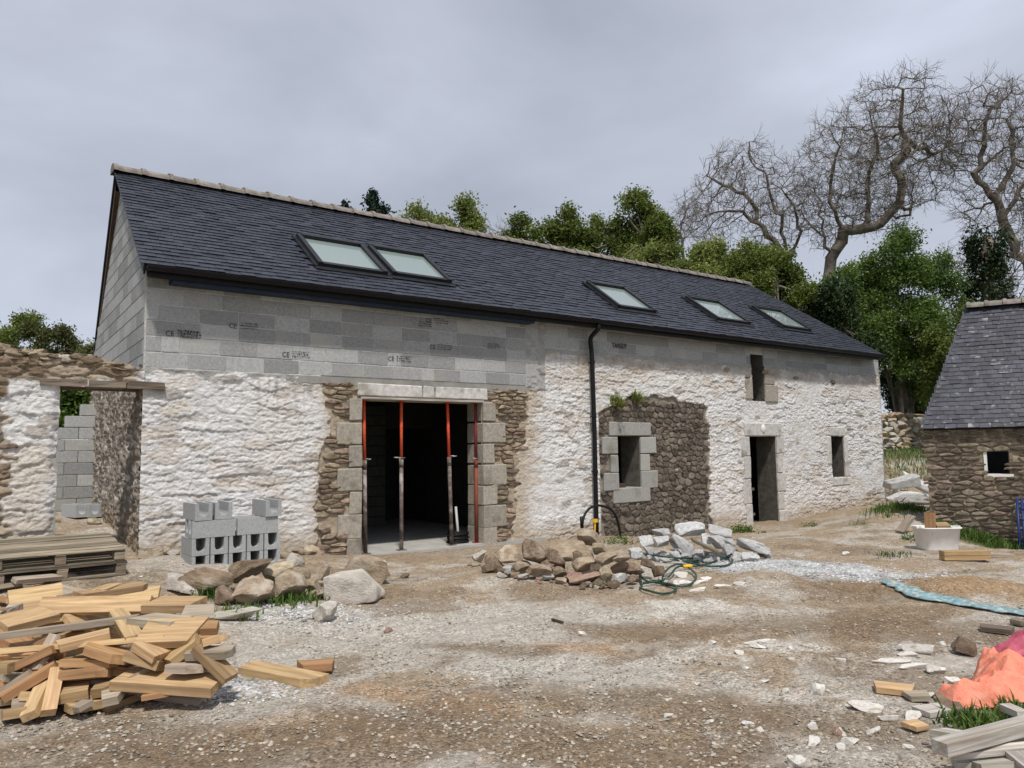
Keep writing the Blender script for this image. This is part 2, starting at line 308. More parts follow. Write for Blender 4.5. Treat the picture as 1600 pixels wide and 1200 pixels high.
def cube_grid(n):
    v = {}; V = []; F = []
    def vid(p):
        k = tuple(round(c*n) for c in p)
        if k not in v: v[k] = len(V); V.append(p)
        return v[k]
    for ax in range(3):
        for s in (0, 1):
            for i in range(n):
                for j in range(n):
                    q = []
                    for a, b in ((0, 0), (1, 0), (1, 1), (0, 1)):
                        p = [0, 0, 0]; p[ax] = s; p[(ax+1) % 3] = (i+a)/n; p[(ax+2) % 3] = (j+b)/n; q.append(vid(tuple(p)))
                    F.append(tuple(q) if s else tuple(reversed(q)))
    return np.array(V)*2-1, F
def rock(name, seed, n=2, power=3.0, cuts=0, amp=.12, mat='rubble'):
    """an irregular stone filling a unit box"""
    r = np.random.default_rng(seed); V, F = cube_grid(n)
    nrm = (np.abs(V)**power).sum(1)**(1/power); V = V/nrm[:, None]
    for _ in range(cuts):
        d = r.normal(size=3); d /= np.linalg.norm(d); o = r.uniform(.42, .80); k = V@d-o; V = V-np.outer(np.maximum(k, 0)*.97, d)
    if n > 3:
        for k in range(3):
            fr_ = 1.6*2**k; ph = r.uniform(0, 50, 3)
            V = V*(1+amp*.5**k*(2*vn(V[:, 0]*fr_+ph[0]+V[:, 2]*fr_*.7, V[:, 1]*fr_+ph[1]-V[:, 2]*fr_*.6, seed % 97+k)-1))[:, None]
    else: V = V+r.uniform(-amp, amp, V.shape)
    V -= (V.max(0)+V.min(0))/2; V /= (V.max(0)-V.min(0))
    me = mk(name, V, F, True); me.materials.append(MATS[mat])
    if n > 3: me.set_sharp_from_angle(angle=.55)
    return me
def axes(x, z=None):
    x = Vector(x).normalized(); z = Vector(z or (0, 0, 1)); y = z.cross(x)
    if y.length < 1e-3: y = Vector((0, 1, 0))
    y.normalize(); z = x.cross(y); return Matrix((x, y, z)).transposed()
def TRS(loc, R=None, s=(1, 1, 1)):
    M = (R if R is not None else Matrix.Identity(3)).to_4x4() @ Matrix.Diagonal((*s, 1)); M.translation = Vector(loc); return M
def rot(a, b, c): return Euler((a, b, c)).to_matrix()
# ------------------------------------------------------------------ ground
_bx = [-30, -3, 2, 4, 5.1, 7.1, 9, 11, 14.8, 18, 20.3, 24, 60]; _bz = [.4, .4, .34, .20, .05, .0, -.05, -.1, -.17, -.06, .02, .1, .1]
def gz(x, y):
    x = np.asarray(x, float); y = np.asarray(y, float)
    z = np.interp(x, _bx, _bz)*sst(6.6, 10.2, y)
    z = z+np.where((x < 2.3), sst(10.5, 15.5, y)*.30, 0)
    z = z+sst(20.5, 22.0, x)*sst(9.0, 13.2, y+.15*(x-20))*1.35
    z = z+1.2*sst(17, 24, y)*sst(-2, 6, x)
    z = z+.24*np.exp(-((x-16.1)**2/1.6+(y-8.2)**2/.9))-.42*np.exp(-((x-15.4)**2/2.4+(y-5.3)**2/1.5))
    z = z+.14*np.exp(-((x-8.9)**2/.7+(y-3.75)**2/.35))+.10*np.exp(-((x-8.6)**2/1.2+(y-5.6)**2/.9))
    z = z+.12*np.exp(-((x-5.9)**2/2.0+(y-7.6)**2/.7))+.14*np.exp(-((x-9.2)**2/1.5+(y-7.9)**2/.7))
    n_ = (fbm(x*.55, y*.55, 3, 3)-.5)*.10+(fbm(x*2.6, y*2.6, 5, 4)-.5)*.05
    z = z+n_*sst(40, 20, np.abs(x)+np.abs(y)*.3)
    ins = (x > 2.35)*(x < 19.6)*(y > 10.75)*(y < 16)
    return np.where(ins, -.45, z)
def gz1(x, y): return float(gz(np.array([x]), np.array([y]))[0])
def atG(px, py, lift=0.):
    z = 0.
    for _ in range(12):
        p = atZ(px, py, z+lift); z = .5*z+.5*gz1(p[0], p[1])
    p = atZ(px, py, z+lift); p[2] = z; return p
SCX, SCY = 15.4, 7.08
def build_ground():
    xs = np.concatenate([-np.geomspace(500, 2.2, 26), np.arange(-2, 12, .045), np.arange(12, 23, .07), np.geomspace(23.1, 700, 30)])
    ys = np.concatenate([-np.geomspace(300, 1, 14), np.arange(.6, 8, .045), np.arange(8, 13, .06), np.geomspace(13.1, 700, 34)])
    X, Y = np.meshgrid(xs, ys); Z = gz(X, Y)
    Z = Z+(fbm(X*7, Y*7, 61, 3)-.5)*.03*(np.abs(X) < 25)*(Y < 13)*(Y > 0)
    dirt = np.array([.345, .270, .190]); grey = np.array([.475, .44, .385]); dark = np.array([.215, .155, .10]); sand = np.array([.40, .27, .165]); pale = np.array([.56, .52, .455]); gr = np.array([.075, .10, .035])
    C = np.empty(X.shape+(3,)); C[:] = dirt
    wx_ = X+(fbm(X*1.7, Y*1.7, 22, 4)-.5)*.9; wy_ = Y+(fbm(X*1.7, Y*1.7, 23, 4)-.5)*.7; n1 = fbm(wx_*1.1+3, wy_*1.7, 21, 6); n2 = fbm(wx_*1.9, wy_*2.7+9, 33, 6); n3 = fbm(wx_*1.3, wy_*2.2, 47, 6); n4 = fbm(X*9, Y*9, 71, 3)
    def blob(px, py, rx, ry, ang=0):
        p = atZ(px, py, 0); c, s = math.cos(ang), math.sin(ang); dx = X-p[0]; dy = Y-p[1]; a = (dx*c+dy*s)/rx; b = (-dx*s+dy*c)/ry
        return np.sqrt(a*a+b*b)+(n2-.5)*1.1+(n4-.5)*.5
    def mixc(m, c, k=1.): nonlocal C; m = (np.clip(m, 0, 1)*k)[..., None]; C = C*(1-m)+c*m
    mixc(sst(.44, .60, n1+(n4-.5)*.22), grey, .75)
    A = -.93  # patches lie across the line of sight
    for q in ((450, 970, 1.3, .75), (640, 980, 1.6, 1.0), (860, 960, 1.2, .8), (900, 1040, 1.6, .55), (400, 1020, .8, .5)): mixc(sst(1.15, .45, blob(*q, A)), grey, .85)
    for q in ((1210, 890, 1.3, .62), (1320, 905, 1.0, .5), (1100, 875, .8, .4)): mixc(sst(1.05, .8, blob(*q, A)), np.array([.50, .50, .49]), 1)
    for q in ((1140, 960, .85, .42), (1080, 945, .5, .3)): mixc(sst(1.0, .8, blob(*q, A)), pale, .9)
    for q in ((1110, 1020, .45, .2), (1230, 1010, .5, .22), (1280, 1090, .6, .3), (1320, 1130, .5, .3), (1430, 1030, .7, .28), (1200, 1150, .4, .25)): mixc(sst(1.1, .7, blob(*q, A))*sst(.4, .55, n4*.5+n2*.5), pale, .8)
    for q in ((640, 1090, .6, .22), (920, 1010, .45, .2), (740, 1110, .4, .2), (500, 1150, .7, .3)): mixc(sst(1.2, .6, blob(*q, A)), sand, .7)
    for q in ((1500, 925, 1.1, .5),): mixc(sst(1.2, .7, blob(*q, A)), np.array([.34, .225, .125]), .9)
    for q in ((400, 1170, 1.3, .35), (980, 980, .8, .35), (820, 1150, 1.4, .35), (1150, 1110, 1.2, .4), (1350, 980, 1.6, .6), (1330, 930, .8, .3), (760, 1010, .6, .2), (120, 1180, .8, .3), (1350, 860, .9, .5)): mixc(sst(1.25, .55, blob(*q, A)), dark, .72)
    mixc(sst(.55, .66, n3)*(Y < 9.5), dark, .6)
    mixc(sst(9.0, 10.2, Y)*(Y < 11)*(X > 3), np.array([.29, .217, .145]), .7)
    mixc(sst(11, 12.2, Y)*(X > 20.4)+sst(1.0, .3, np.abs((X-SCX)*.924+(Y-SCY)*.383+.2))*((X-SCX)*.383-(Y-SCY)*.924 > -.05)*(X > 13)*(X < 20)+sst(17, 22, Y)+(X > 24)+sst(-1, -6, Y), gr, .95)
    mixc(sst(.55, .75, n2)*(X < 2.4)*(Y > 8)*(Y < 12), np.array([.20, .16, .11]), .8)
    ny, nx = X.shape; I = np.arange(ny*nx).reshape(ny, nx)
    F = np.stack([I[:-1, :-1], I[:-1, 1:], I[1:, 1:], I[1:, :-1]], -1).reshape(-1, 4)
    V = np.stack([X, Y, Z], -1).reshape(-1, 3)
    me = mkarr('ground', V, F, True, C.reshape(-1, 3)); add('ground', me, 'ground', kind='structure')
build_ground()
# ------------------------------------------------------------------ the barn
barn = empty('barn', (11, 10.5, 0), 'long limewashed stone barn with new dark slate roof and grey block upper walls', 'barn')
def z4(x, y): return fac(440+x/3.478, 560+y/3.478)
def z6(x, y): return fac(820+x/3.81, 500+y/3.81)
def z8(x, y): return fac(1120+x/3.333, 500+y/3.333)
OPEN = {'main': (5.03, 7.21, .02, 2.385), 'window_a': (10.35, 10.96, .79, 1.81), 'door': (14.45, 15.44, -.19, 1.79), 'window_b': (17.75, 18.33, .77, 1.79), 'slot': (14.62, 15.10, 2.59, 3.66)}
_le = [z4(*q) for q in ((215, 150), (245, 260), (270, 330), (255, 420), (200, 540), (205, 640), (180, 800), (200, 900), (180, 1010), (170, 1090))]
_re = [z4(*q) for q in ((1330, 150), (1335, 320), (1330, 450), (1285, 520), (1275, 700), (1270, 850), (1250, 950), (1240, 1050))]
LEz = np.array([p[1] for p in _le])[::-1]; LEx = np.array([p[0] for p in _le])[::-1]
REz = np.array([p[1] for p in _re])[::-1]; REx = np.array([p[0] for p in _re])[::-1]
ZB = 2.68; XS0, XS1 = 8.17, 8.56
def right_zb(x): return 3.38+(x-8.6)*.0075
def build_facade():
    xs = np.arange(2.0, 20.36, .0175); zs = np.arange(-.5, 3.97, .0145)
    for x0, x1, z0, z1 in OPEN.values():
        for q in (x0, x1): xs[np.argmin(abs(xs-q))] = q
        for q in (z0, z1): zs[np.argmin(abs(zs-q))] = q
    X, Z = np.meshgrid(xs, zs)
    wx = X+(fbm(X*2.1, Z*2.1, 101, 3)-.5)*.25; wz = Z+(fbm(X*1.6, Z*3, 102, 3)-.5)*.16
    left = sst(9.2, 7.8, X)
    wx = wx+(fbm(X*7, Z*9, 106, 3)-.5)*.10; wz = wz+(fbm(X*7, Z*9, 107, 3)-.5)*.05
    f1, f2, ci, oy = voro(wx/.36, wz/.105, 7); g1, g2, cj, oz = voro(wx/.24, wz/.085, 8)
    st1 = sst(.0, .12, f2-f1)*.25+(ci-.5)*.9-oy*.5; st2 = sst(.0, .13, g2-g1)*.3+(cj-.5)*.8-oz*.45
    rough = fbm(X*9, Z*16, 103, 4)-.5; tt_ = fbm(wx*2.6, wz*7.5, 161, 4)*7; tt_ = tt_-np.floor(tt_); saw = np.where(tt_ < .82, tt_/.82, (1-tt_)/.18)-.5; t2_ = fbm(wx*6, wz*15, 162, 3)*6; t2_ = t2_-np.floor(t2_); saw = saw*.7+.45*(np.where(t2_ < .8, t2_/.8, (1-t2_)/.2)-.5); cov = sst(.30, .62, fbm(X*.9+5, Z*1.3, 104, 3))
    d = .016+(left*st1+(1-left)*st2)*.020*(.2+.8*cov)+saw*.020*(.35+.65*cov)+rough*.016+(fbm(X*22, Z*34, 108, 3)-.5)*.012+(fbm(X*.7, Z*.7, 105, 3)-.5)*.05
    white = np.array([.76, .755, .75]); beige = np.array([.60, .52, .42]); pink = np.array([.74, .665, .60]); C = np.empty(X.shape+(3,)); C[:] = white
    def mixc(m, c, k=1.): nonlocal C; m = (np.clip(m, 0, 1)*k)[..., None]; C = C*(1-m)+np.asarray(c)*m
    mixc(sst(.46, .66, fbm(X*.8, Z*1.1, 111, 4))*.8+.12, pink, .32)
    mixc(sst(.58, .70, fbm(X*3, Z*6, 112, 4))*sst(.35, .6, fbm(X*.6, Z*.8, 113, 3)), beige, .6)
    cs = np.where(left > .5, ci, cj); mixc((cs > .90)*sst(.05, .3, np.where(left > .5, f2-f1, g2-g1))*sst(.42, .55, fbm(X*1.1, Z*1.4, 117, 3)), np.array([.34, .30, .26]), .75)
    mixc((cs < .06)*sst(.05, .3, np.where(left > .5, f2-f1, g2-g1)), np.array([.46, .40, .33]), .5)
    mixc(np.exp(-((X-3.75)/.18)**2)*sst(2.3, .5, Z)*fbm(X*4, Z*3, 114, 3), beige, .9)
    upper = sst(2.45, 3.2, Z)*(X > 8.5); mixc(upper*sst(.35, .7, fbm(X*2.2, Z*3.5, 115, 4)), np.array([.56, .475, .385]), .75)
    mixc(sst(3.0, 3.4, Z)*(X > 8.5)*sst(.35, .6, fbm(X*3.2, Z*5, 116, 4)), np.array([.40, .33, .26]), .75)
    gl = np.interp(X, _bx, _bz); hb = Z-gl
    mixc(sst(.42, .05, hb+.3*(fbm(X*2, Z*2, 118, 3)-.5)), np.array([.47, .385, .285]), .75)
    drip = sst(.62, .8, vn(X*26, Z*1.1, 119))*(sst(1.9, 2.5, Z)*sst(4.9, 4.2, X)*(X > 3.4)+sst(2.7, 3.3, Z)*(X > 8.7)*(X < 9.7)+sst(2.9, 3.35, Z)*(X > 9.7)*.5)
    mixc(drip, np.array([.36, .345, .32]), .55)
    # stone laid bare round the main opening
    xl = np.interp(Z, LEz, LEx)+(fbm(X*4, Z*9, 121, 3)-.5)*.16; xr = np.interp(Z, REz, REx)+(fbm(X*4, Z*9, 122, 3)-.5)*.16
    bare = (X > xl)*(X < xr)*(Z < 2.72); mort = np.array([.44, .365, .275])*(.75+.5*fbm(X*6, Z*9, 123, 4))[..., None]
    halo = sst(xr+.55, xr+.05, X)*(X >= xr)*(Z < 2.62)*sst(.30, .6, fbm(X*2, Z*2.4, 124, 3)+.18); mixc(halo, np.array([.52, .435, .33]), .85)
    halo = sst(xl-.22, xl, X)*(X < xl); mixc(halo, np.array([.56, .48, .38]), .6)
    C = np.where(bare[..., None] > 0, mort, C); d = np.where(bare > 0, -.012+rough*.03, d)
    # dark stone patch round the first window
    e1 = (fbm(X*5, Z*7, 131, 3)-.5)*.22
    pat = (X > 9.86)*(X < 13.04+e1)*(Z < 2.50+.12*np.sin(X*1.7+1)+e1*.8-.16*sst(10.4, 9.9, X)); pm_ = np.array([.30, .265, .215])*(.65+.7*fbm(X*5, Z*8, 132, 4))[..., None]
    C = np.where(pat[..., None] > 0, pm_, C); d = np.where(pat > 0, -.02+rough*.03, d)
    # backing of the blocks: flush mortar
    blk = ((X < XS1)*(Z > ZB))+((X >= XS1-.02)*(Z > right_zb(X))) ; mo = np.array([.56, .555, .535])*(.85+.3*fbm(X*5, Z*9, 141, 4))[..., None]
    C = np.where(blk[..., None] > 0, mo, C); d = np.where(blk > 0, -.004+rough*.005, d)
    # ragged mortar under the blocks
    rag = (X < 3.9)*(Z > 2.60+(fbm(X*5, Z*0+2, 142, 4)-.5)*.22)*(Z <= ZB)+(X > XS1)*(Z > right_zb(X)-.035-.10*fbm(X*6, Z*0, 143, 4))*(Z <= right_zb(X))+(X > XS0)*(X < XS1+.03)*(Z > 2.62)
    rag = np.clip(rag, 0, 1); C = np.where(rag[..., None] > 0, mo*.72, C); d = np.where(rag > 0, .012+rough*.05, d)
    I = np.arange(X.size).reshape(X.shape); cx = (X[:-1, :-1]+X[1:, 1:])/2; cz = (Z[:-1, :-1]+Z[1:, 1:])/2; keep = np.ones(cx.shape, bool)
    for x0, x1, z0, z1 in OPEN.values(): keep &= ~((cx > x0)*(cx < x1)*(cz > z0)*(cz < z1))
    F = np.stack([I[:-1, :-1], I[:-1, 1:], I[1:, 1:], I[1:, :-1]], -1)[keep]
    bend = .05*np.exp(-((X-20.33)/.05)**2)
    V = np.stack([X+(fbm(X*6, Z*14, 151, 3)-.5)*.02*(X > 20.28), FY-d+bend, Z], -1).reshape(-1, 3)
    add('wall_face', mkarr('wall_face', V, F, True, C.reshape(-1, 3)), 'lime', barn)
build_facade()
# concrete blocks
BLK = {}
def block_mesh(L_, H_, T_):
    k = (round(L_, 3), round(H_, 3), T_)
    if k not in BLK: BLK[k] = bm_box('concrete_block', (L_, T_, H_), .006); BLK[k].materials.append(MATS['block'])
    return BLK[k]
PITCH_Z = .206
def block_row(x0, x1, z, h, off, yface=FY, name='concrete_block', holes=(), pitch=.506):
    x = x0-off*pitch
    while x < x1-.03:
        a = max(x, x0); b = min(x+pitch, x1)
        if random.random() < .07 and b-a > .4: b = a+.22
        if b-a > .05:
            segs = [(a, b)]
            for h0, h1 in holes:
                segs = [s for q in segs for s in ((q[0], min(q[1], h0)), (max(q[0], h1), q[1])) if s[1]-s[0] > .04]
            for p, q in segs:
                me = block_mesh(round((q-p-.005)*200)/200, h-.011, .1)
                add(name, me, None, barn, TRS(((p+q)/2, yface+.05-random.uniform(.0, .005), z+h/2), rot(0, random.gauss(0, .003), random.gauss(0, .002))))
        x = b if b < x+pitch-.01 and b < x1 else x+pitch
for r in range(6):
    z = ZB+r*PITCH_Z; block_row(2.02, XS0, z, PITCH_Z if r < 5 else .21, (.0, .62, .12, .7, .08, .55)[r])
for r in range(3):
    z = right_zb(14)-.02+r*PITCH_Z; block_row(XS1 if r else XS1+.03, 20.30, z, (PITCH_Z, PITCH_Z, .10)[r], (.35, .85, .5)[r], holes=((OPEN['slot'][0], OPEN['slot'][1]),) if r < 1 else ((OPEN['slot'][0], OPEN['slot'][1]),) if r == 1 else ())
def wob(name, x0, x1, z0, z1, y, dep, amp, mat, parent, n=None):
    """a bar with a ragged lower edge"""
    n = n or int((x1-x0)/.05); v = []; f = []
    for i in range(n+1):
        x = x0+(x1-x0)*i/n; j = (float(fbm(np.array(x*7.), np.array(z0), 77, 4))-.5)*2*amp
        v += [(x, y, z0+j), (x, y, z1), (x, y+dep, z1), (x, y+dep, z0+j)]
    for i in range(n):
        a = i*4; f += [(a, a+4, a+5, a+1), (a+1, a+5, a+6, a+2), (a+3, a+7, a+4, a)]
    f += [(0, 1, 2, 3), (n*4+3, n*4+2, n*4+1, n*4)]
    return add(name, mk(name, v, f), mat, parent)
wob('bond_beam', 3.85, XS0, 2.565, ZB-.006, FY-.018, .2, .035, 'band', barn)
add('concrete_pier', bm_box('concrete_pier', (XS1-XS0-.12, .2, 1.28), .01), 'block', barn, TRS(((XS0+XS1-.12)/2+.005, FY-.012+.1, 3.29)))
def txt(body, size, M, mat='ink', name='lettering', parent=barn):
    cu = bpy.data.curves.new('t', 'FONT'); cu.body = body; cu.size = size; cu.extrude = .0006; cu.offset = .003 if len(body) > 2 else 0; cu.resolution_u = 2
    to = bpy.data.objects.new('t', cu); col.objects.link(to); dg = bpy.context.evaluated_depsgraph_get(); me = bpy.data.meshes.new_from_object(to.evaluated_get(dg))
    bpy.data.objects.remove(to); return add(name, me, mat, parent, M)
FR = rot(math.pi/2, 0, 0)
x_, z_ = fac(956, 543); txt('TANGUY', .14, TRS((x_, FY-.016, z_), FR @ Matrix.Diagonal((.68, 1, 1))))
for px, py, full in ((357, 508, 1), (258, 520, 1), (440, 553, 1), (262, 522, 0), (665, 500, 1), (606, 560, 1), (671, 542, 1), (750, 540, 0), (640, 505, 0)):
    x_, z_ = fac(px, py)
    if full: txt('CE', .10, TRS((x_, FY-.009, z_-.035), FR @ Matrix.Diagonal((.9, 1, 1)) @ rot(0, 0, random.uniform(-.08, .08))))
    b = MB(); r_ = random.Random(px)
    for rw in range(3):
        xx = .15
        while xx < .40:
            wd = r_.uniform(.008, .03); b.box((xx+wd/2, -.0095, .045-rw*.035+r_.uniform(-.004, .004)), (wd, .001, r_.uniform(.006, .018))); xx += wd+r_.uniform(.006, .016)
    add('ink_stamp', b.mesh('ink_stamp'), 'ink', barn, TRS((x_, FY, z_)))
# dressed stones
def dressed(x0, x1, z0, z1, mat, name='quoin', dep=.5, y=FY-.035, bev=.014, jit=.006):
    me = bm_box(name, (abs(x1-x0)-.012, dep, abs(z1-z0)-.012), bev, jit)
    return add(name, me, mat, barn, TRS(((x0+x1)/2, y+dep/2+random.uniform(-.006, .006), (z0+z1)/2)))
for q in ([365, 440, 215, 340], [295, 440, 345, 470], [360, 440, 472, 590], [298, 440, 598, 718], [365, 440, 722, 848], [300, 440, 852, 978], [350, 440, 980, 1085]):
    a = z4(q[0], q[2]); b = z4(q[1], q[3]); dressed(a[0], 5.03, b[1], a[1], 'quoin')
for q in ([1072, 1160, 232, 343], [1072, 1215, 347, 458], [1072, 1155, 462, 572], [1072, 1220, 576, 686], [1072, 1172, 690, 796], [1072, 1220, 800, 912], [1072, 1172, 916, 1035]):
    a = z4(q[0], q[2]); b = z4(q[1], q[3]); dressed(7.21, b[0], b[1], a[1], 'quoin')
for x0, x1 in ((4.94, 6.07), (6.07, 6.30), (6.30, 7.33)): dressed(x0, x1, 2.40, 2.605, 'pale_granite', 'lintel_stone', .45, FY-.03)
add('lintel_board', bm_box('lintel_board', (2.24, .45, .035), .004), 'white_wood', barn, TRS((6.12, FY+.19, 2.377)))
for q in ([497, 748, 605, 690], [455, 550, 695, 800], [505, 550, 802, 908], [463, 550, 910, 1015], [692, 780, 695, 795], [692, 745, 797, 897], [692, 790, 897, 1000], [520, 745, 1002, 1078]):
    a = z6(q[0], q[2]); b = z6(q[1], q[3]); dressed(a[0] if q[0] != 692 else 10.96, b[0] if q[1] != 550 else 10.35, b[1], a[1], 'granite', dep=.4)
for q in ((14.27, 15.66, 1.79, 2.10), (14.13, 14.45, 1.35, 1.79), (14.22, 14.45, .85, 1.35), (14.17, 14.45, .3, .85), (14.23, 14.45, -.2, .3), (15.44, 15.72, 1.4, 1.79), (15.44, 15.66, .95, 1.4), (15.44, 15.76, .52, .95), (15.44, 15.66, .1, .52), (15.44, 15.74, -.22, .1)):
    dressed(*q, 'pale_granite', dep=.42, y=FY-.04)
dressed(14.42, 15.52, -.30, -.185, 'granite', 'door_step', .75, FY-.22)
for q in ((17.70, 18.42, 1.79, 2.02), (17.57, 17.75, 1.1, 1.79), (18.33, 18.50, 1.2, 1.79), (18.33, 18.55, .77, 1.2), (17.70, 18.55, .56, .77)): dressed(*q, 'pale_granite', dep=.42, y=FY-.04)
for q in ((15.10, 15.48, 2.98, 3.24), (15.10, 15.58, 2.58, 2.98), (14.36, 14.62, 2.62, 3.10), (15.10, 15.25, 3.24, 3.36)): dressed(*q, 'quoin', dep=.42, y=FY-.045)
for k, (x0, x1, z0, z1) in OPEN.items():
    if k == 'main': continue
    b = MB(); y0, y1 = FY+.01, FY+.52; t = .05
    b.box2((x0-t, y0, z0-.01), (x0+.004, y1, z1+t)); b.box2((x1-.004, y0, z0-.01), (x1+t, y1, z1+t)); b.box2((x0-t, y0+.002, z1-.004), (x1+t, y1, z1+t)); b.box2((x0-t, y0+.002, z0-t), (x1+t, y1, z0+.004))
    add('reveal', b.mesh('reveal'), 'reveal_shaded', barn)
# white shell-like plate over the small door
b = MB(); p = fac(1190, 670); rg = [(p[0]+.085*math.cos(t)*(1-.25*(math.sin(t) < 0)*abs(math.sin(t))), p[1]+.105*math.sin(t)) for t in np.linspace(0, 6.283, 17)[:-1]]
b.raw([(a, FY-.046, c) for a, c in rg]+[(p[0]+(a-p[0])*.6, FY-.075, p[1]+(c-p[1])*.6) for a, c in rg], [(i, (i+1) % 16, 16+(i+1) % 16, 16+i) for i in range(16)]+[tuple(range(16, 32))])
add('wall_plate', b.mesh('wall_plate', True), 'white_tub', barn)
# timber in the small door
b = MB()
for zz in (.0, .58): b.box((14.8, FY+.44, zz), (.7, .05, .06))
add('door_rail', b.mesh('door_rail'), 'old_wood', barn)
b = MB(); b.box((10.48, FY+.20, .84), (.24, .3, .10)); add('timber_block', b.mesh('timber_block'), 'brown_board', barn)
# rubble laid bare: each stone a part, those past 300 joined
LIB = {}
def lib(mat, k, n=2, power=2.5, cuts=0, amp=.13):
    key = (mat, k, n)
    if key not in LIB: LIB[key] = rock('stone', sum(map(ord, mat))*7+k*131, n, power, cuts, amp, mat)
    return LIB[key]
def lay(parent, region, box, hr, wr, frame, mat, limit, gap=.010, proud=.03, dep=.10, name='stone', seed=1):
    """rubble masonry: points in loose courses, each stone the cell round its point, rounded and set a little proud of the mortar"""
    rg = random.Random(seed); s0, s1, z0, z1 = box; pts = []; z = z0
    while z < z1:
        h = rg.uniform(*hr); s = s0-rg.uniform(0, wr[1])
        while s < s1:
            wd = rg.uniform(*wr); pts.append((s+wd/2, z+h/2+rg.uniform(-.32, .32)*h)); s += wd
        z += h
    asp = (hr[0]+hr[1])/(wr[0]+wr[1])*1.25; Q = np.array(pts)*np.array([asp, 1]); out = []
    for i in range(len(pts)):
        if not region(*pts[i]): continue
        c = Q[i]; D = ((Q-c)**2).sum(1); nb = np.argsort(D)[1:16]; R_ = hr[1]*2.2; poly = [(c[0]-R_, c[1]-R_), (c[0]+R_, c[1]-R_), (c[0]+R_, c[1]+R_), (c[0]-R_, c[1]+R_)]
        for j in nb:
            m = (Q[j]+c)/2; n = Q[j]-c; new = []
            for k in range(len(poly)):
                a, b_ = poly[k], poly[(k+1) % len(poly)]; da = (a[0]-m[0])*n[0]+(a[1]-m[1])*n[1]; db = (b_[0]-m[0])*n[0]+(b_[1]-m[1])*n[1]
                if da <= 0: new.append(a)
                if da*db < 0: t = da/(da-db); new.append((a[0]+(b_[0]-a[0])*t, a[1]+(b_[1]-a[1])*t))
            poly = new
            if len(poly) < 3: break
        if len(poly) < 3: continue
        P = np.array(poly)/np.array([asp, 1]); cc = P.mean(0); ch = []
        for k in range(len(P)): a, b_ = P[k], P[(k+1) % len(P)]; ch += [a*.80+b_*.20, a*.20+b_*.80]
        P = np.array(ch)-cc; ext = P.max(0)-P.min(0)
        if min(ext) < gap*2.2: continue
        P = P*(1-gap/ext)*np.array([rg.uniform(.95, 1.0), rg.uniform(.86, 1.0)]); P = P+np.array([[rg.gauss(0, .006), rg.gauss(0, .0045)] for _ in P]); out.append((ext[0]*ext[1], cc, P))
    out.sort(key=lambda q: -q[0]); JV = []; JF = []; nv = 0
    for i, (_, cc, P) in enumerate(out):
        pr = rg.uniform(.25, 1)*proud; n = len(P); tx, tz = rg.gauss(0, .12), rg.gauss(0, .15); v = []
        for sc_, d in ((1, -dep), (1.0, pr*.55), (.93, pr*.95), (.6, pr*1.02)):
            for p in P: v.append((p[0]*sc_, -(d+(p[0]*tx+p[1]*tz)*.5*(d > 0)+rg.gauss(0, .004)*(d > 0)), p[1]*sc_))
        f = [(r*n+k, r*n+(k+1) % n, (r+1)*n+(k+1) % n, (r+1)*n+k) for r in range(3) for k in range(n)]+[tuple(3*n+k for k in range(n))]
        L0, Rm = frame(cc[0], cc[1], 0); M = TRS(L0, Rm)
        if i < limit: add(name, mk(name, v, f, True), mat, parent, M)
        else: JV += [M @ Vector(q) for q in v]; JF += [[k+nv for k in q] for q in f]; nv += len(v)
    if JV: add('small_stones', mk('small_stones', JV, JF, True), mat, parent, kind='stuff')
    return len(out)
def ffr(s, z, d): return (s, FY-d, z), Matrix.Identity(3)
def in_main(x, z):
    a = float(np.interp(z, LEz, LEx))+.05; b = float(np.interp(z, REz, REx))-.05; k = int((2.40-z)/.34)
    if not (a < x < b) or z > 2.60 or z < .06: return False
    if z > 2.40: return not 4.93 < x < 7.34
    return not (4.82 if k % 2 == 0 else 4.62) < x < (7.46 if k % 2 == 0 else 7.66)
n1 = lay(barn, in_main, (3.9, 8.5, .0, 2.66), (.04, .095), (.12, .38), ffr, 'rubble', 150, gap=.012, proud=.04, seed=3)
def in_patch(x, z):
    if not (9.95 < x < 13.0 and z < 2.47-.15*max(0, 10.4-x)): return False
    return not ((10.05 < x < 11.25 and .80 < z < 1.85) or (10.12 < x < 11.1 and 1.80 < z < 2.05) or (10.2 < x < 11.05 and .56 < z < .82))
n2 = lay(barn, in_patch, (9.6, 13.4, -.2, 2.7), (.05, .16), (.08, .30), ffr, 'brown_rubble', 145, gap=.014, proud=.016, seed=4)
# bare stones showing through the limewash
for i in range(5):
    x_ = random.uniform(13.5, 20.0); add('stone', lib('rubble', i), None, barn, TRS((x_, FY-.01, 3.12+random.uniform(0, .18)), None, (random.uniform(.14, .28), .09, random.uniform(.06, .12))))
# roof
SV = np.array([0, .8117, .5841]); NV = np.array([0, -.5841, .8117]); E0 = np.array([0, 10.2, 3.955])
RM = Matrix(((1, 0, 0), tuple(SV), tuple(NV))).transposed()
def rp_(u, v, h=0.): return E0+np.array([u, 0, 0])+SV*v+NV*h
def uL(v): return 1.88+.12*v/3.58
def uR(v): return 19.98-1.2*v/4.02
def vR(u): return 3.58+.42*(u-2.0)/16.8
v00, v10, v11, v01 = (1.92, 0), (19.96, 0), (uR(4.0)-.02, 4.0), (2.04, 3.58)
vs_ = [rp_(*q, -.012) for q in (v00, v10, v11, v01)]+[rp_(*q, -.10) for q in (v00, v10, v11, v01)]
roof = add('roof', mk('roof', vs_, [(0, 1, 2, 3), (7, 6, 5, 4), (0, 4, 5, 1), (1, 5, 6, 2), (2, 6, 7, 3), (3, 7, 4, 0)]), 'deck', barn)
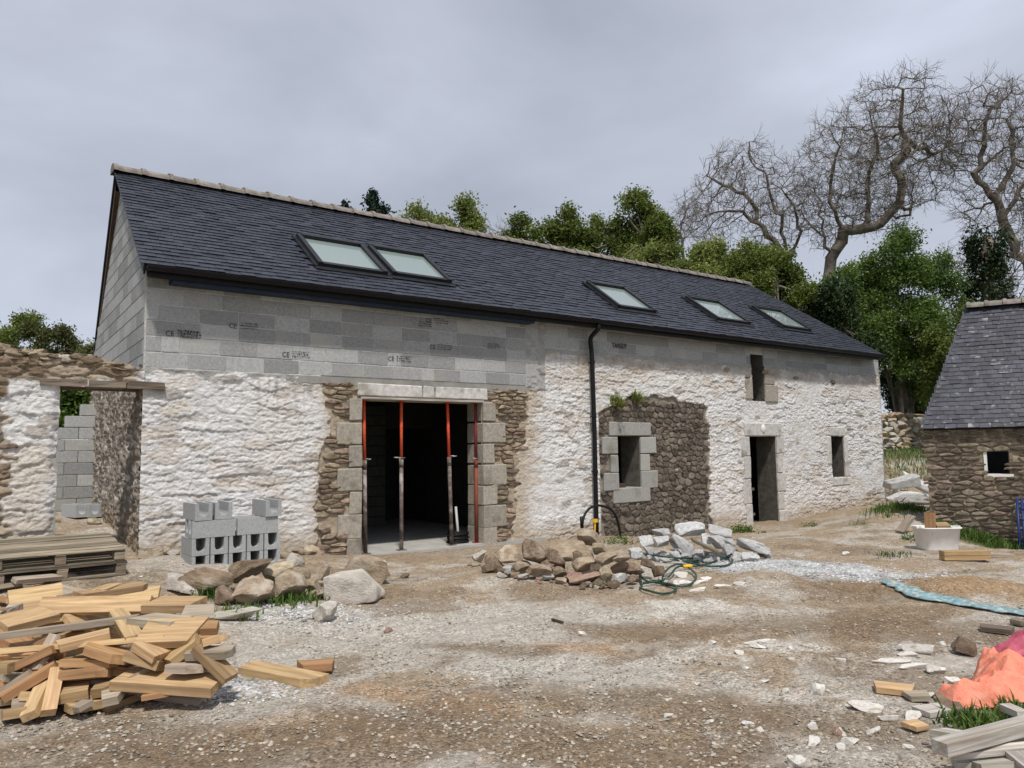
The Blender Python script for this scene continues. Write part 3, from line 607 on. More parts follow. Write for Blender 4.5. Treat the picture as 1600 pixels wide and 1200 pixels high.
rl = rp_(2.0, 3.58); rr_ = rp_(uR(4.0), 4.0); rbl = np.array([2.19, 16.05, 3.5]); rbr = np.array([18.6, 16.6, 3.6])
dn = np.array([0, 0, -.09]); add('rear_roof', mk('rear_roof', [rl, rr_, rbr, rbl, rl+dn, rr_+dn, rbr+dn, rbl+dn], [(0, 1, 2, 3), (7, 6, 5, 4), (0, 4, 5, 1), (1, 5, 6, 2), (2, 6, 7, 3), (3, 7, 4, 0)]), 'deck', barn)
# brown barge board along the rear verge and dark verge strip
b = MB(); n_ = np.array([-.02, 0, 0])
a0 = rl+np.array([.03, .05, -.10]); a1 = rbl+np.array([.03, 0, -.10]); b.raw([a0, a1, a1+[0, 0, -.2], a0+[0, 0, -.2], a0+[.1, 0, 0], a1+[.1, 0, 0], a1+[.1, 0, -.2], a0+[.1, 0, -.2]], [(0, 1, 2, 3), (4, 7, 6, 5), (3, 2, 6, 7), (0, 4, 5, 1)])
add('barge_board', b.mesh('barge_board'), 'brown_board', barn)
b = MB(); a0 = rp_(1.93, 0, -.06); a1 = rp_(2.05, 3.58, -.06); b.raw([a0, a1, a1-NV*.09, a0-NV*.09, a0+[.02, 0, 0], a1+[.02, 0, 0], a1-NV*.09+[.02, 0, 0], a0-NV*.09+[.02, 0, 0]], [(0, 3, 2, 1), (4, 5, 6, 7), (0, 1, 5, 4), (3, 7, 6, 2)])
add('verge_strip', b.mesh('verge_strip'), 'black_plastic', barn)
# skylights
SKY = [(4.40, 5.56), (5.66, 6.78), (10.64, 11.76), (13.84, 15.07), (16.50, 17.74)]; SKV = [(.65, 1.78), (.69, 1.80), (.64, 1.77), (.74, 1.86), (.86, 1.96)]
for (u0, u1), (v0, v1) in zip(SKY, SKV):
    b = MB(); t = .075
    def bx(ua, ub, va, vb, ha, hb): b.box(rp_((ua+ub)/2, (va+vb)/2, (ha+hb)/2), (ub-ua, vb-va, hb-ha), RM)
    bx(u0, u0+t, v0, v1, 0, .10); bx(u1-t, u1, v0, v1, 0, .10); bx(u0+t, u1-t, v1-t, v1, 0, .115); bx(u0+t, u1-t, v0, v0+t, 0, .085)
    sk = add('skylight', b.mesh('skylight'), 'frame_grey', barn)
    b = MB(); bx(u0+t-.004, u1-t+.004, v0+t-.004, v1-t+.004, .015, .055); add('glass_pane', b.mesh('glass_pane'), 'skylight_glass', sk)
    b = MB(); bx(u0-.05, u0-.002, v0-.02, v1+.05, .012, .045); bx(u1+.002, u1+.05, v0-.02, v1+.05, .012, .045); bx(u0-.05, u1+.05, v0-.11, v0-.002, .020, .034); bx(u0-.002, u1+.002, v1+.002, v1+.09, .012, .05)
    add('flashing', b.mesh('flashing'), 'frame_grey', sk)
# slates
def slates(parent, place, rows, gauge, wd, ln, skip, near, mat, limit=300):
    """place(u, v, h) -> point; rows: list of (v, u0, u1)"""
    S = []
    for r, (v, u0, u1) in enumerate(rows):
        u = u0-(wd*.5 if r % 2 else 0)
        while u < u1:
            a = max(u, u0); b_ = min(u+wd, u1); u += wd
            if b_-a < .04 or skip((a+b_)/2, v): continue
            S.append((a+.0028, b_-.0028, v))
    P = np.array([place((a+b_)/2, v, 0) for a, b_, v in S]); order = np.argsort(near(P)); Vv = []; Ff = []; n = 0
    rk = np.empty(len(S), int); rk[order] = np.arange(len(S)); full = {}
    for i, (a, b_, v) in enumerate(S):
        dv = random.gauss(0, .004); hb = .021+random.uniform(-.004, .006); ht = -.004; th = .008; c = (a+b_)/2; hw = (b_-a)/2; tl = random.gauss(0, .0012)
        co = [(-hw, 0, hb+tl), (hw, 0, hb-tl), (hw, ln, ht), (-hw, ln, ht)]; co = co+[(x, y, z-th) for x, y, z in co]
        fs = [(0, 1, 2, 3), (4, 5, 1, 0), (5, 6, 2, 1), (7, 4, 0, 3)]
        if rk[i] < limit:
            k = (round(hw, 3), i % 6)
            if k not in full:
                full[k] = mk('slate', co, fs); full[k].materials.append(MATS[mat])
            R_ = Matrix([list(place(1, 0, 0)-place(0, 0, 0)), list(place(0, 1, 0)-place(0, 0, 0)), list(place(0, 0, 1)-place(0, 0, 0))]).transposed()
            add('slate', full[k], None, parent, TRS(place(c, v+dv, 0), R_))
        else:
            for x, y, z in co: Vv.append(place(c+x, v+dv+y, z))
            Ff += [tuple(q+n for q in f_) for f_ in fs]; n += 8
    add('slates_beyond', mkarr('slates_beyond', np.array(Vv), np.array(Ff)), mat, parent, kind='stuff')
    return len(S)
def in_sky(u, v):
    return any(u0-.10 < u < u1+.10 and v0-.16 < v < v1-.06 for (u0, u1), (v0, v1) in zip(SKY, SKV))
rows = []; g = .122; v = -.03; r = 0
while v < 3.95:
    u0 = uL(v); u1 = uR(v)
    if vR(2.0) < v+.05: u0 = max(u0, 2.0+(v+.05-3.58)/.42*16.8)
    rows.append((v, u0, u1)); v += g
ns = slates(roof, rp_, rows, g, .205, .262, in_sky, lambda P: np.linalg.norm(P-CAM, axis=1), 'slate')
# ridge tiles
def ridge_tile(L_):
    n = 9; v = []; f = []
    prof = [(0, .158), (.065, .158), (.066, .136), (L_, .126)]
    for x, r_ in prof:
        for k in range(n):
            t = math.pi*(k/(n-1)); v.append((x, -r_*math.cos(t)*1.05, r_*math.sin(t)*.9-.045))
    for i in range(len(prof)-1):
        for k in range(n-1): a = i*n+k; f.append((a, a+n, a+n+1, a+1))
    f.append(tuple(range(n))); return mk('ridge_tile', v, f, False)
rt_me = ridge_tile(.42); rt_me.materials.append(MATS['ridge_tile']); rd = Vector(rr_-rl); nl = int(rd.length/.4); Rr = axes(rd)
for i in range(nl): add('ridge_tile', rt_me, None, roof, TRS(Vector(rl)+rd*(i/nl)+Vector((-.03, 0, .02+random.uniform(-.004, .004))), Rr @ rot(0, random.gauss(0, .008), 0)))
# eaves
b = MB(); b.box2((1.96, 10.215, 3.80), (19.90, 10.245, 3.925)); add('fascia', b.mesh('fascia'), 'black_plastic', barn)
b = MB(); b.box2((2.03, 10.25, 3.845), (20.0, 10.52, 3.865)); add('soffit', b.mesh('soffit'), 'deck', barn)
b = MB(); b.box2((2.28, 10.27, 3.765), (8.2, 10.49, 3.842)); add('membrane_strip', b.mesh('membrane_strip'), 'navy', barn)
v = []; f = []; xs_ = np.linspace(1.95, 19.93, 46); n = 8
for x in xs_:
    for k in range(n+1):
        t = math.pi*k/n; v.append((x, 10.145-.068*math.cos(t), 3.925-.068*math.sin(t)))
for i in range(len(xs_)-1):
    for k in range(n): a = i*(n+1)+k; f.append((a, a+n+1, a+n+2, a+1))
f.append(tuple(range(n+1))); add('gutter', mk('gutter', v, f, True), 'black_plastic', barn)
b = MB(); pp = [atY(935, 508, 10.15), atY(934, 515, 10.17), atY(923.5, 527, 10.36), atY(923, 540, 10.38), atY(925, 560, 10.38), atY(929, 680, 10.385), atY(933.5, 830, 10.39)]
pp[-1] = np.array([pp[-2][0], 10.39, -.06]); pp[-2][0] += .0
sm = []
for i in range(len(pp)-1):
    for t in np.linspace(0, 1, 5)[:-1]:
        p0, p1, p2, p3 = pp[max(i-1, 0)], pp[i], pp[i+1], pp[min(i+2, len(pp)-1)]
        sm.append(.5*((2*p1)+(-p0+p2)*t+(2*p0-5*p1+4*p2-p3)*t*t+(-p0+3*p1-3*p2+p3)*t**3) if i < 4 else p1*(1-t)+p2*t)
sm.append(pp[-1]); b.tube(sm, .043, 10); dp = add('downpipe', b.mesh('downpipe', True), 'black_plastic', barn)
for py in (566, 650, 737):
    p = atY(925.5+(py-566)*.03, py, 10.38); b = MB(); b.tube([(p[0], 10.38, p[2]-.03), (p[0], 10.38, p[2]+.03)], .05, 10); b.box((p[0], 10.44, p[2]), (.02, .12, .02)); add('pipe_clip', b.mesh('pipe_clip'), 'black_plastic', dp)
# left gable: rubble below, blocks above
GSK = .031
def gx(y): return 2.02+(y-10.5)*GSK
def build_gable():
    ys = np.arange(10.5, 16.05, .028); zs = np.arange(0, 2.75, .026); Y, Z = np.meshgrid(ys, zs)
    f1, f2, ci, oy = voro((Y+(fbm(Y*3, Z*3, 201, 3)-.5)*.2)/.10, (Z+(fbm(Y*3, Z*3, 202, 3)-.5)*.2)/.075, 11)
    d = sst(.05, .3, f2-f1)*.045*(.4+ci)+(fbm(Y*8, Z*8, 203, 4)-.5)*.04
    C = np.empty(Y.shape+(3,)); C[:] = (.60, .55, .475); m = (ci > .5)*sst(.06, .2, f2-f1)*.85; C = C*(1-m[..., None])+np.array([.22, .185, .15])*m[..., None]
    m = sst(1.0, .45, Z)[..., None]*.6; C = C*(1-m)+np.array([.36, .27, .17])*m
    X = gx(Y)-d+.02; I = np.arange(Y.size).reshape(Y.shape); F = np.stack([I[:-1, :-1], I[1:, :-1], I[1:, 1:], I[:-1, 1:]], -1).reshape(-1, 4)
    add('gable_wall', mkarr('gable_wall', np.stack([X, Y, Z], -1).reshape(-1, 3), F, True, C.reshape(-1, 3)), 'lime', barn)
build_gable()
ga = [(gx(10.52)+.008, 10.52, 2.6), (gx(16)+.008, 16, 2.6), (gx(16)+.008, 16, 3.42), (gx(13.1)+.008, 13.1, 5.93), (gx(10.52)+.008, 10.52, 4.05)]
add('gable_backing', mk('gable_backing', ga, [(0, 1, 2, 3, 4)]), 'mortar', barn)
grz = math.pi/2-math.atan(GSK)
z = ZB-.02; r = 0
while z < 5.8:
    def lim(zz): return 10.52+max(0, (zz-4.02))/.7195, 16-max(0, (zz-3.42))/.866
    y0, y1 = lim(z+.16); y = y0-(.25 if r % 2 else 0)
    while y < y1-.06:
        a, c = max(y, y0), min(y+.506, y1); y += .506
        if c-a < .08: continue
        add('concrete_block', block_mesh(round((c-a-.005)*100)/100, .195, .1), None, barn, TRS((gx((a+c)/2)+.05, (a+c)/2, z+.1), rot(0, 0, grz)))
    z += PITCH_Z; r += 1
# far walls that close the building, floors, loft
def plain(name, a, b_, mat): b = MB(); b.box2(a, b_); return add(name, b.mesh(name), mat, barn)
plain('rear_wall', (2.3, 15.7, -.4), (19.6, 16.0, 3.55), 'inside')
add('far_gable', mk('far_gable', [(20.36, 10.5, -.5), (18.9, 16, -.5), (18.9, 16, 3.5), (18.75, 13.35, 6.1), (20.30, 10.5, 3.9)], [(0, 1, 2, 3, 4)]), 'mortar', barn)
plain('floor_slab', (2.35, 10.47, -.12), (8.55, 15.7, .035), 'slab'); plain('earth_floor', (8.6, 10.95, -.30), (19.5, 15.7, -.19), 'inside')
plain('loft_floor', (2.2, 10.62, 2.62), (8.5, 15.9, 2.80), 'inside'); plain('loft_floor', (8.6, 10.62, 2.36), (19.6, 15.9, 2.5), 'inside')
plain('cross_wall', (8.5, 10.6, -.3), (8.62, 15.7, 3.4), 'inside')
PBM = {}
def part_mesh(L_):
    if L_ not in PBM: PBM[L_] = bm_box('partition_block', (L_, .15, .194), .004); PBM[L_].materials.append(MATS['inside_block_shaded'])
    return PBM[L_]
for r in range(12):
    for k in range(7):
        x0 = 4.6+k*.506-(.25 if r % 2 else 0); x1 = min(x0+.506, 7.35)
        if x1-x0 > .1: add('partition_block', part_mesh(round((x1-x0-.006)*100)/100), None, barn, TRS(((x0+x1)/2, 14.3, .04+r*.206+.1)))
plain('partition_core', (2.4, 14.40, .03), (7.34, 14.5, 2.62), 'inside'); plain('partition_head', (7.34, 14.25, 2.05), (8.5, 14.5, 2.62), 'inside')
# ------------------------------------------------------------------ ruined wall with the doorway
ruin = empty('ruined_wall', (0, 10.5, .4), 'ruined limewashed stone wall with a timber lintel over an open doorway', 'wall')
RTX = [-3.5, .2, .48, .86, 1.3, 1.82, 1.94, 2.06]; RTZ = [2.95, 2.86, 2.84, 2.80, 2.78, 2.72, 2.64, 2.60]
def build_ruin():
    ox0, oz1 = 1.09, 2.40
    xs = np.arange(-3.5, 2.03, .0185); zs = np.arange(.1, 3.0, .016); xs[np.argmin(abs(xs-ox0))] = ox0; zs[np.argmin(abs(zs-oz1))] = oz1
    X, Z = np.meshgrid(xs, zs); wx = X+(fbm(X*2.1, Z*2.1, 301, 3)-.5)*.25; wz = Z+(fbm(X*1.6, Z*3, 302, 3)-.5)*.16
    wx = wx+(fbm(X*7, Z*9, 316, 3)-.5)*.10; wz = wz+(fbm(X*7, Z*9, 317, 3)-.5)*.05; f1, f2, ci, oy = voro(wx/.36, wz/.115, 17); rough = fbm(X*9, Z*16, 303, 4)-.5; tt_ = fbm(wx*2.6, wz*7.5, 361, 4)*7; tt_ = tt_-np.floor(tt_); saw = np.where(tt_ < .82, tt_/.82, (1-tt_)/.18)-.5; t2_ = fbm(wx*6, wz*15, 362, 3)*6; t2_ = t2_-np.floor(t2_); saw = saw*.7+.45*(np.where(t2_ < .8, t2_/.8, (1-t2_)/.2)-.5)
    d = .018+(sst(.0, .13, f2-f1)*.3+(ci-.5)*.9-oy*.5)*.024+saw*.020+rough*.016+(fbm(X*22, Z*34, 318, 3)-.5)*.012+(fbm(X*.7, Z*.7, 305, 3)-.5)*.05
    C = np.empty(X.shape+(3,)); C[:] = (.75, .745, .735)
    def mixc(m, c, k=1.): nonlocal C; m = (np.clip(m, 0, 1)*k)[..., None]; C = C*(1-m)+np.asarray(c)*m
    mixc(sst(.48, .68, fbm(X*1.2, Z*1.4, 306, 4)), (.66, .585, .50), .7)
    bare = np.clip(sst(2.47, 2.50, Z+(fbm(X*4, Z*6, 307, 4)-.5)*.25)+sst(.60, .56, X+(fbm(X*4, Z*6, 308, 4)-.5)*.35), 0, 1)*sst(1.98, 1.80, X-(Z-2.4)*.3)
    mixc(bare, np.array([.40, .325, .235]), .95); mixc((ci > .55)*bare*sst(.05, .25, f2-f1), (.215, .155, .105), .85); mixc((ci < .2)*bare, (.55, .50, .43), .8)
    d = d+bare*(sst(.03, .3, f2-f1)*.035-.02)
    mixc((ci > .93)*sst(.05, .3, f2-f1), (.38, .33, .28), .7)
    mixc(sst(1.0, .6, Z), (.50, .42, .33), .6)
    top = np.interp(X, RTX, RTZ)+(fbm(X*3.5, Z*0, 309, 3)-.5)*.09
    cx = (X[:-1, :-1]+X[1:, 1:])/2; cz = (Z[:-1, :-1]+Z[1:, 1:])/2; keep = (cz < top[:-1, :-1]) & ~((cx > ox0)*(cz < oz1))
    I = np.arange(X.size).reshape(X.shape); F = np.stack([I[:-1, :-1], I[:-1, 1:], I[1:, 1:], I[1:, :-1]], -1)[keep]
    jam = .05*np.exp(-((X-ox0)/.05)**2)*(Z < oz1)
    add('wall_face', mkarr('wall_face', np.stack([X+(fbm(X*0, Z*6, 311, 3)-.5)*.07*np.exp(-((X-ox0)/.06)**2)*(Z < oz1), FY-d+jam, Z], -1).reshape(-1, 3), F, True, C.reshape(-1, 3)), 'lime', ruin)
    # rough top, end jamb and back
    b = MB(); xx = np.linspace(-3.5, 2.02, 80); tz = np.interp(xx, RTX, RTZ)
    for i in range(79):
        a0, a1 = xx[i], xx[i+1]; h0, h1 = tz[i]-.03, tz[i+1]-.03; y0, y1 = FY-.0, FY+.55
        b.raw([(a0, y0, h0), (a1, y0, h1), (a1, y1, h1), (a0, y1, h0)], [(0, 1, 2, 3)])
        if a1 <= ox0+.03: b.raw([(a0, y1, .1), (a1, y1, .1), (a1, y1, h1), (a0, y1, h0)], [(0, 3, 2, 1)])
        else: b.raw([(a0, y1, oz1), (a1, y1, oz1), (a1, y1, h1), (a0, y1, h0)], [(0, 3, 2, 1)])
    b.box2((ox0-.3, FY+.015, .1), (ox0+.01, FY+.54, oz1))
    add('wall_core', b.mesh('wall_core'), 'mortar', ruin)
build_ruin()
b = MB()
for k, (x0, x1) in enumerate(((.88, 1.38), (1.39, 1.80), (1.81, 2.25))): b.box(((x0+x1)/2, FY+.06-.012*k, 2.445), (x1-x0, .24, .085), None, .008)
b.box((1.55, FY+.36, 2.44), (1.3, .28, .08), None, .01)
add('lintel', b.mesh('lintel'), 'old_wood', ruin)
BE = {}
def boulder_early(mat, k):
    if (mat, k) not in BE: BE[(mat, k)] = rock('stone', 400+k, 5, 3.4, 8, .1, mat)
    return BE[(mat, k)]
for i in range(34):
    x_ = random.uniform(-2.6, 1.9) if i > 16 else .1+i*.105; zt = float(np.interp(x_, RTX, RTZ)); wd = random.uniform(.16, .34); hh = random.uniform(.05, .11)
    add('cap_stone', boulder_early('rubble' if i % 3 else 'boulder_dark', i % 7), None, ruin, TRS((x_, FY+(.05 if i < 17 else random.uniform(.1, .5)), zt+random.uniform(-.09, .01)), rot(random.gauss(0, .08), random.gauss(0, .1), random.gauss(0, .3)), (wd, .26, hh)))
def in_ruin(x, z): return z < float(np.interp(x, RTX, RTZ))-.05 and ((z > 2.54 and x < 1.80) or (x < .50+.12*math.sin(z*5) and z > .6)) and random.random() < .8
lay(ruin, in_ruin, (-1.2, 2.0, .4, 2.9), (.04, .11), (.11, .34), ffr, 'rubble', 220, gap=.018, proud=.05, seed=9)
# stepped wall of blocks at the back of the passage
bw = empty('block_wall', (1.9, 15.3, .6), 'unfinished stepped wall of grey concrete blocks at the back of the doorway passage', 'wall')
for r in range(9):
    x0 = (1.28, 1.28, 1.28, 1.28, 1.28, 1.30, 1.36, 1.68, 1.92)[r] if r < 9 else 1.9; x = 2.2
    z = .62+r*.206; L_ = .505 if r % 2 else .30
    while x > x0+.06:
        a = max(x-L_, x0); add('concrete_block', block_mesh(round((x-a-.006)*100)/100, .195, .2), None, bw, TRS(((x+a)/2, 15.35, z+.1))); x = a; L_ = .505
for r in range(3): add('concrete_block', block_mesh(.5, .195, .2), None, bw, TRS((1.02-.1*r, 15.35, .72+r*.206)))
# ------------------------------------------------------------------ shed
SC = atX(1447, 667, 15.4); EE = np.array([.383, -.924, 0]); NI = np.array([.924, .383, 0]); SC[2] = 1.58+(SC[2]-1.58)
shed = empty('shed', (SC[0], SC[1], 0), 'small low stone shed with a weathered slate roof and tiny square window', 'shed')
def swp(s, z, d=0.): return SC*np.array([1, 1, 0])+EE*s-NI*d+np.array([0, 0, z])
def onshed(px, py): p = atP(px, py, SC, NI); return float(np.dot(p-SC, EE)), float(p[2])
sa = onshed(1541, 705); sb = onshed(1579, 741); SWIN = (sa[0], sb[0], sb[1], sa[1])
def build_shed():
    ss = np.arange(-.02, 4.6, .03); zs = np.arange(-.8, SC[2]+.02, .025)
    for q in SWIN[:2]: ss[np.argmin(abs(ss-q))] = q
    for q in SWIN[2:]: zs[np.argmin(abs(zs-q))] = q
    S, Z = np.meshgrid(ss, zs); d = (fbm(S*7, Z*12, 401, 4)-.5)*.04-.012
    C = np.array([.36, .30, .22])*(.7+.6*fbm(S*3, Z*5, 402, 4))[..., None]
    cx = (S[:-1, :-1]+S[1:, 1:])/2; cz = (Z[:-1, :-1]+Z[1:, 1:])/2; keep = ~((cx > SWIN[0])*(cx < SWIN[1])*(cz > SWIN[2])*(cz < SWIN[3]))
    P = SC*np.array([1, 1, 0])+EE*S[..., None]-NI*d[..., None]; P[..., 2] = Z
    I = np.arange(S.size).reshape(S.shape); F = np.stack([I[:-1, :-1], I[:-1, 1:], I[1:, 1:], I[1:, :-1]], -1)[keep]
    add('wall_face', mkarr('wall_face', P.reshape(-1, 3), F, True, C.reshape(-1, 3)), 'lime', shed)
build_shed()
SR = Matrix((tuple(EE), tuple(NI), (0, 0, 1))).transposed()
def sfr(s, z, d): return swp(s, z, d), SR
def win_skip(s, z): return SWIN[0]-.10 < s < SWIN[1]+.04 and SWIN[2]-.05 < z < SWIN[3]+.03
lay(shed, lambda s, z: -.02 < s < 2.3 and -.7 < z < SC[2]-.01 and not win_skip(s, z), (-.3, 2.5, -.8, SC[2]+.05), (.045, .13), (.13, .42), sfr, 'shed_rubble', 285, gap=.022, proud=.036, seed=5)
b = MB(); s0, s1, z0, z1 = SWIN; t = .05
def sbx(a0, a1, d0, d1, c0, c1): b.box(swp((a0+a1)/2, (c0+c1)/2, -(d0+d1)/2), (a1-a0, d1-d0, c1-c0), SR)
sbx(s0-t, s0+.004, -.01, .4, z0-t, z1+t); sbx(s0-.06, s1+.05, -.015, .4, z0-t, z0+.003); add('reveal', b.mesh('reveal'), 'white_tub', shed)
b = MB(); sbx(s1-.004, s1+t, 0, .4, z0-t, z1+t); sbx(s0-t, s1+t, .002, .4, z1-.004, z1+t); add('reveal', b.mesh('reveal'), 'shed_rubble', shed)
b = MB(); sbx(-.0, 4.6, 3.2, 3.4, -.8, 1.9); sbx(.0, .3, .05, 3.3, -.8, 1.95); sbx(4.3, 4.6, .05, 3.3, -.8, 1.95); sbx(.05, 4.5, .4, .45, -.8, z0-.1); add('rear_walls', b.mesh('rear_walls'), 'inside', shed)
# its roof: the ridge lies 1.75 m behind the eaves
rp2 = atP(1512, 480, SC+NI*1.55, NI); se = SC-NI*.12+EE*-.05+np.array([0, 0, -.02]); ridge0 = rp2
sv = ridge0-se; dskew = float(np.dot(sv, EE)); svn = sv-EE*dskew; SL = np.linalg.norm(svn); svn = svn/SL; snn = np.cross(EE, svn); snn = snn/np.linalg.norm(snn)
if snn[2] < 0: snn = -snn
def srp(u, v, h=0.): return se+EE*u+svn*v+snn*h
print('shed roof slope', SL, dskew, ridge0)
vs_ = [srp(0, 0, -.012), srp(4.7, 0, -.012), srp(4.7, SL, -.012), srp(dskew, SL, -.012)]; vs_ += [np.array(q)-snn*.08 for q in vs_]
sroof = add('roof', mk('roof', vs_, [(0, 1, 2, 3), (7, 6, 5, 4), (0, 4, 5, 1), (1, 5, 6, 2), (2, 6, 7, 3), (3, 7, 4, 0)]), 'deck', shed)
rb = srp(dskew, SL)+NI*1.6-np.array([0, 0, 2.2]); rb2 = srp(4.7, SL)+NI*1.6-np.array([0, 0, 2.2])
add('rear_roof', mk('rear_roof', [srp(dskew, SL, -.03), srp(4.7, SL, -.03), rb2, rb], [(0, 1, 2, 3)]), 'old_slate', shed)
rows = []; v = -.03
while v < SL-.05: rows.append((v, dskew*v/SL+random.uniform(-.008, .008), 3.2)); v += .105
slates(sroof, srp, rows, .105, .19, .23, lambda u, v: False, lambda P: np.linalg.norm(P-CAM, axis=1), 'old_slate', 290)
st_me = ridge_tile(.34); st_me.materials.append(MATS['ridge_tile'])
for i in range(9): add('ridge_tile', st_me, None, sroof, TRS(srp(dskew-.02+i*.32, SL+.01, .01), axes(EE)))
# ------------------------------------------------------------------ trees
def frusta(P0, P1, r0, r1, n):
    """tapered segments: arrays of ends and radii"""
    d = P1-P0; ln = np.linalg.norm(d, axis=1, keepdims=True)+1e-9; d = d/ln
    ref = np.where(np.abs(d[:, 2:3]) < .9, np.array([[0, 0, 1.]]), np.array([[1., 0, 0]])); a = np.cross(d, ref); a /= np.linalg.norm(a, axis=1, keepdims=True); b_ = np.cross(d, a)
    t = np.arange(n)*2*np.pi/n; ca, sa_ = np.cos(t), np.sin(t); k = len(P0)
    ring = a[:, None, :]*ca[None, :, None]+b_[:, None, :]*sa_[None, :, None]
    V = np.concatenate([P0[:, None]+ring*r0[:, None, None], P1[:, None]+ring*r1[:, None, None]], 1).reshape(-1, 3)
    base = (np.arange(k)*2*n)[:, None]; i = np.arange(n); j = (i+1) % n
    F = np.stack([base+i, base+j, base+n+j, base+n+i], -1).reshape(-1, 4); return V, F
def join(parts):
    V = []; F = []; n = 0
    for v, f in parts: V.append(v); F.append(f+n); n += len(v)
    return np.concatenate(V), np.concatenate(F)
def colonise(trunk, att, step, infl, kill, iters, jit, rng, par):
    nodes = [np.array(p, float) for p in trunk]; par = list(par); P = np.array(nodes)
    A = att.copy(); dist = np.full(len(A), 1e9); near = np.zeros(len(A), int)
    def upd(i0):
        nonlocal dist, near
        new = P[i0:]; D = np.linalg.norm(A[:, None]-new[None], axis=2); k = D.argmin(1); dm = D[np.arange(len(A)), k]; m = dm < dist; dist = np.where(m, dm, dist); near = np.where(m, k+i0, near)
    upd(0)
    for it in range(iters):
        act = dist < infl
        if not act.any(): break
        idx = np.unique(near[act]); newp = []; newpar = []
        for i in idx:
            v = (A[act & (near == i)]-P[i]); v = (v/(np.linalg.norm(v, axis=1, keepdims=True)+1e-6)).sum(0)+rng.normal(size=3)*jit
            v /= np.linalg.norm(v)+1e-6; newp.append(P[i]+v*step); newpar.append(i)
        i0 = len(P); P = np.concatenate([P, np.array(newp)]); par += newpar; upd(i0)
        live = dist > kill; A = A[live]; dist = dist[live]; near = near[live]
        if len(A) == 0: break
    return P, np.array(par)
def skeleton_radii(P, par, tip, ex):
    w_ = np.zeros(len(P)); ch = np.zeros(len(P), int)
    for i in range(len(P)-1, -1, -1):
        if ch[i] == 0: w_[i] = tip**ex
        if par[i] >= 0: w_[par[i]] += w_[i]; ch[par[i]] += 1
    return w_**(1/ex), ch
def ell(rng, n, c, r, hollow=.3):
    d = rng.normal(size=(n, 3)); d /= np.linalg.norm(d, axis=1, keepdims=True); return np.array(c)+d*(hollow+(1-hollow)*rng.random((n, 1))**.6)*np.array(r)
def view_axes(): return R2*np.array([1, 1, 0])/np.linalg.norm(R2[:2])
def pix_ell(px, py, rx, ry, dep, thick=None):
    """an ellipsoid from its outline in the picture at a chosen distance"""
    c = atD(px, py, dep); s = dep/FPX; return c, rx*s, ry*s, (thick if thick else rx*s)
def in_view_frame(c, off):
    r = view_axes(); f_ = np.array([-r[1], r[0], 0]); return c+off[:, 0:1]*r+off[:, 1:2]*f_+off[:, 2:3]*np.array([0, 0, 1])
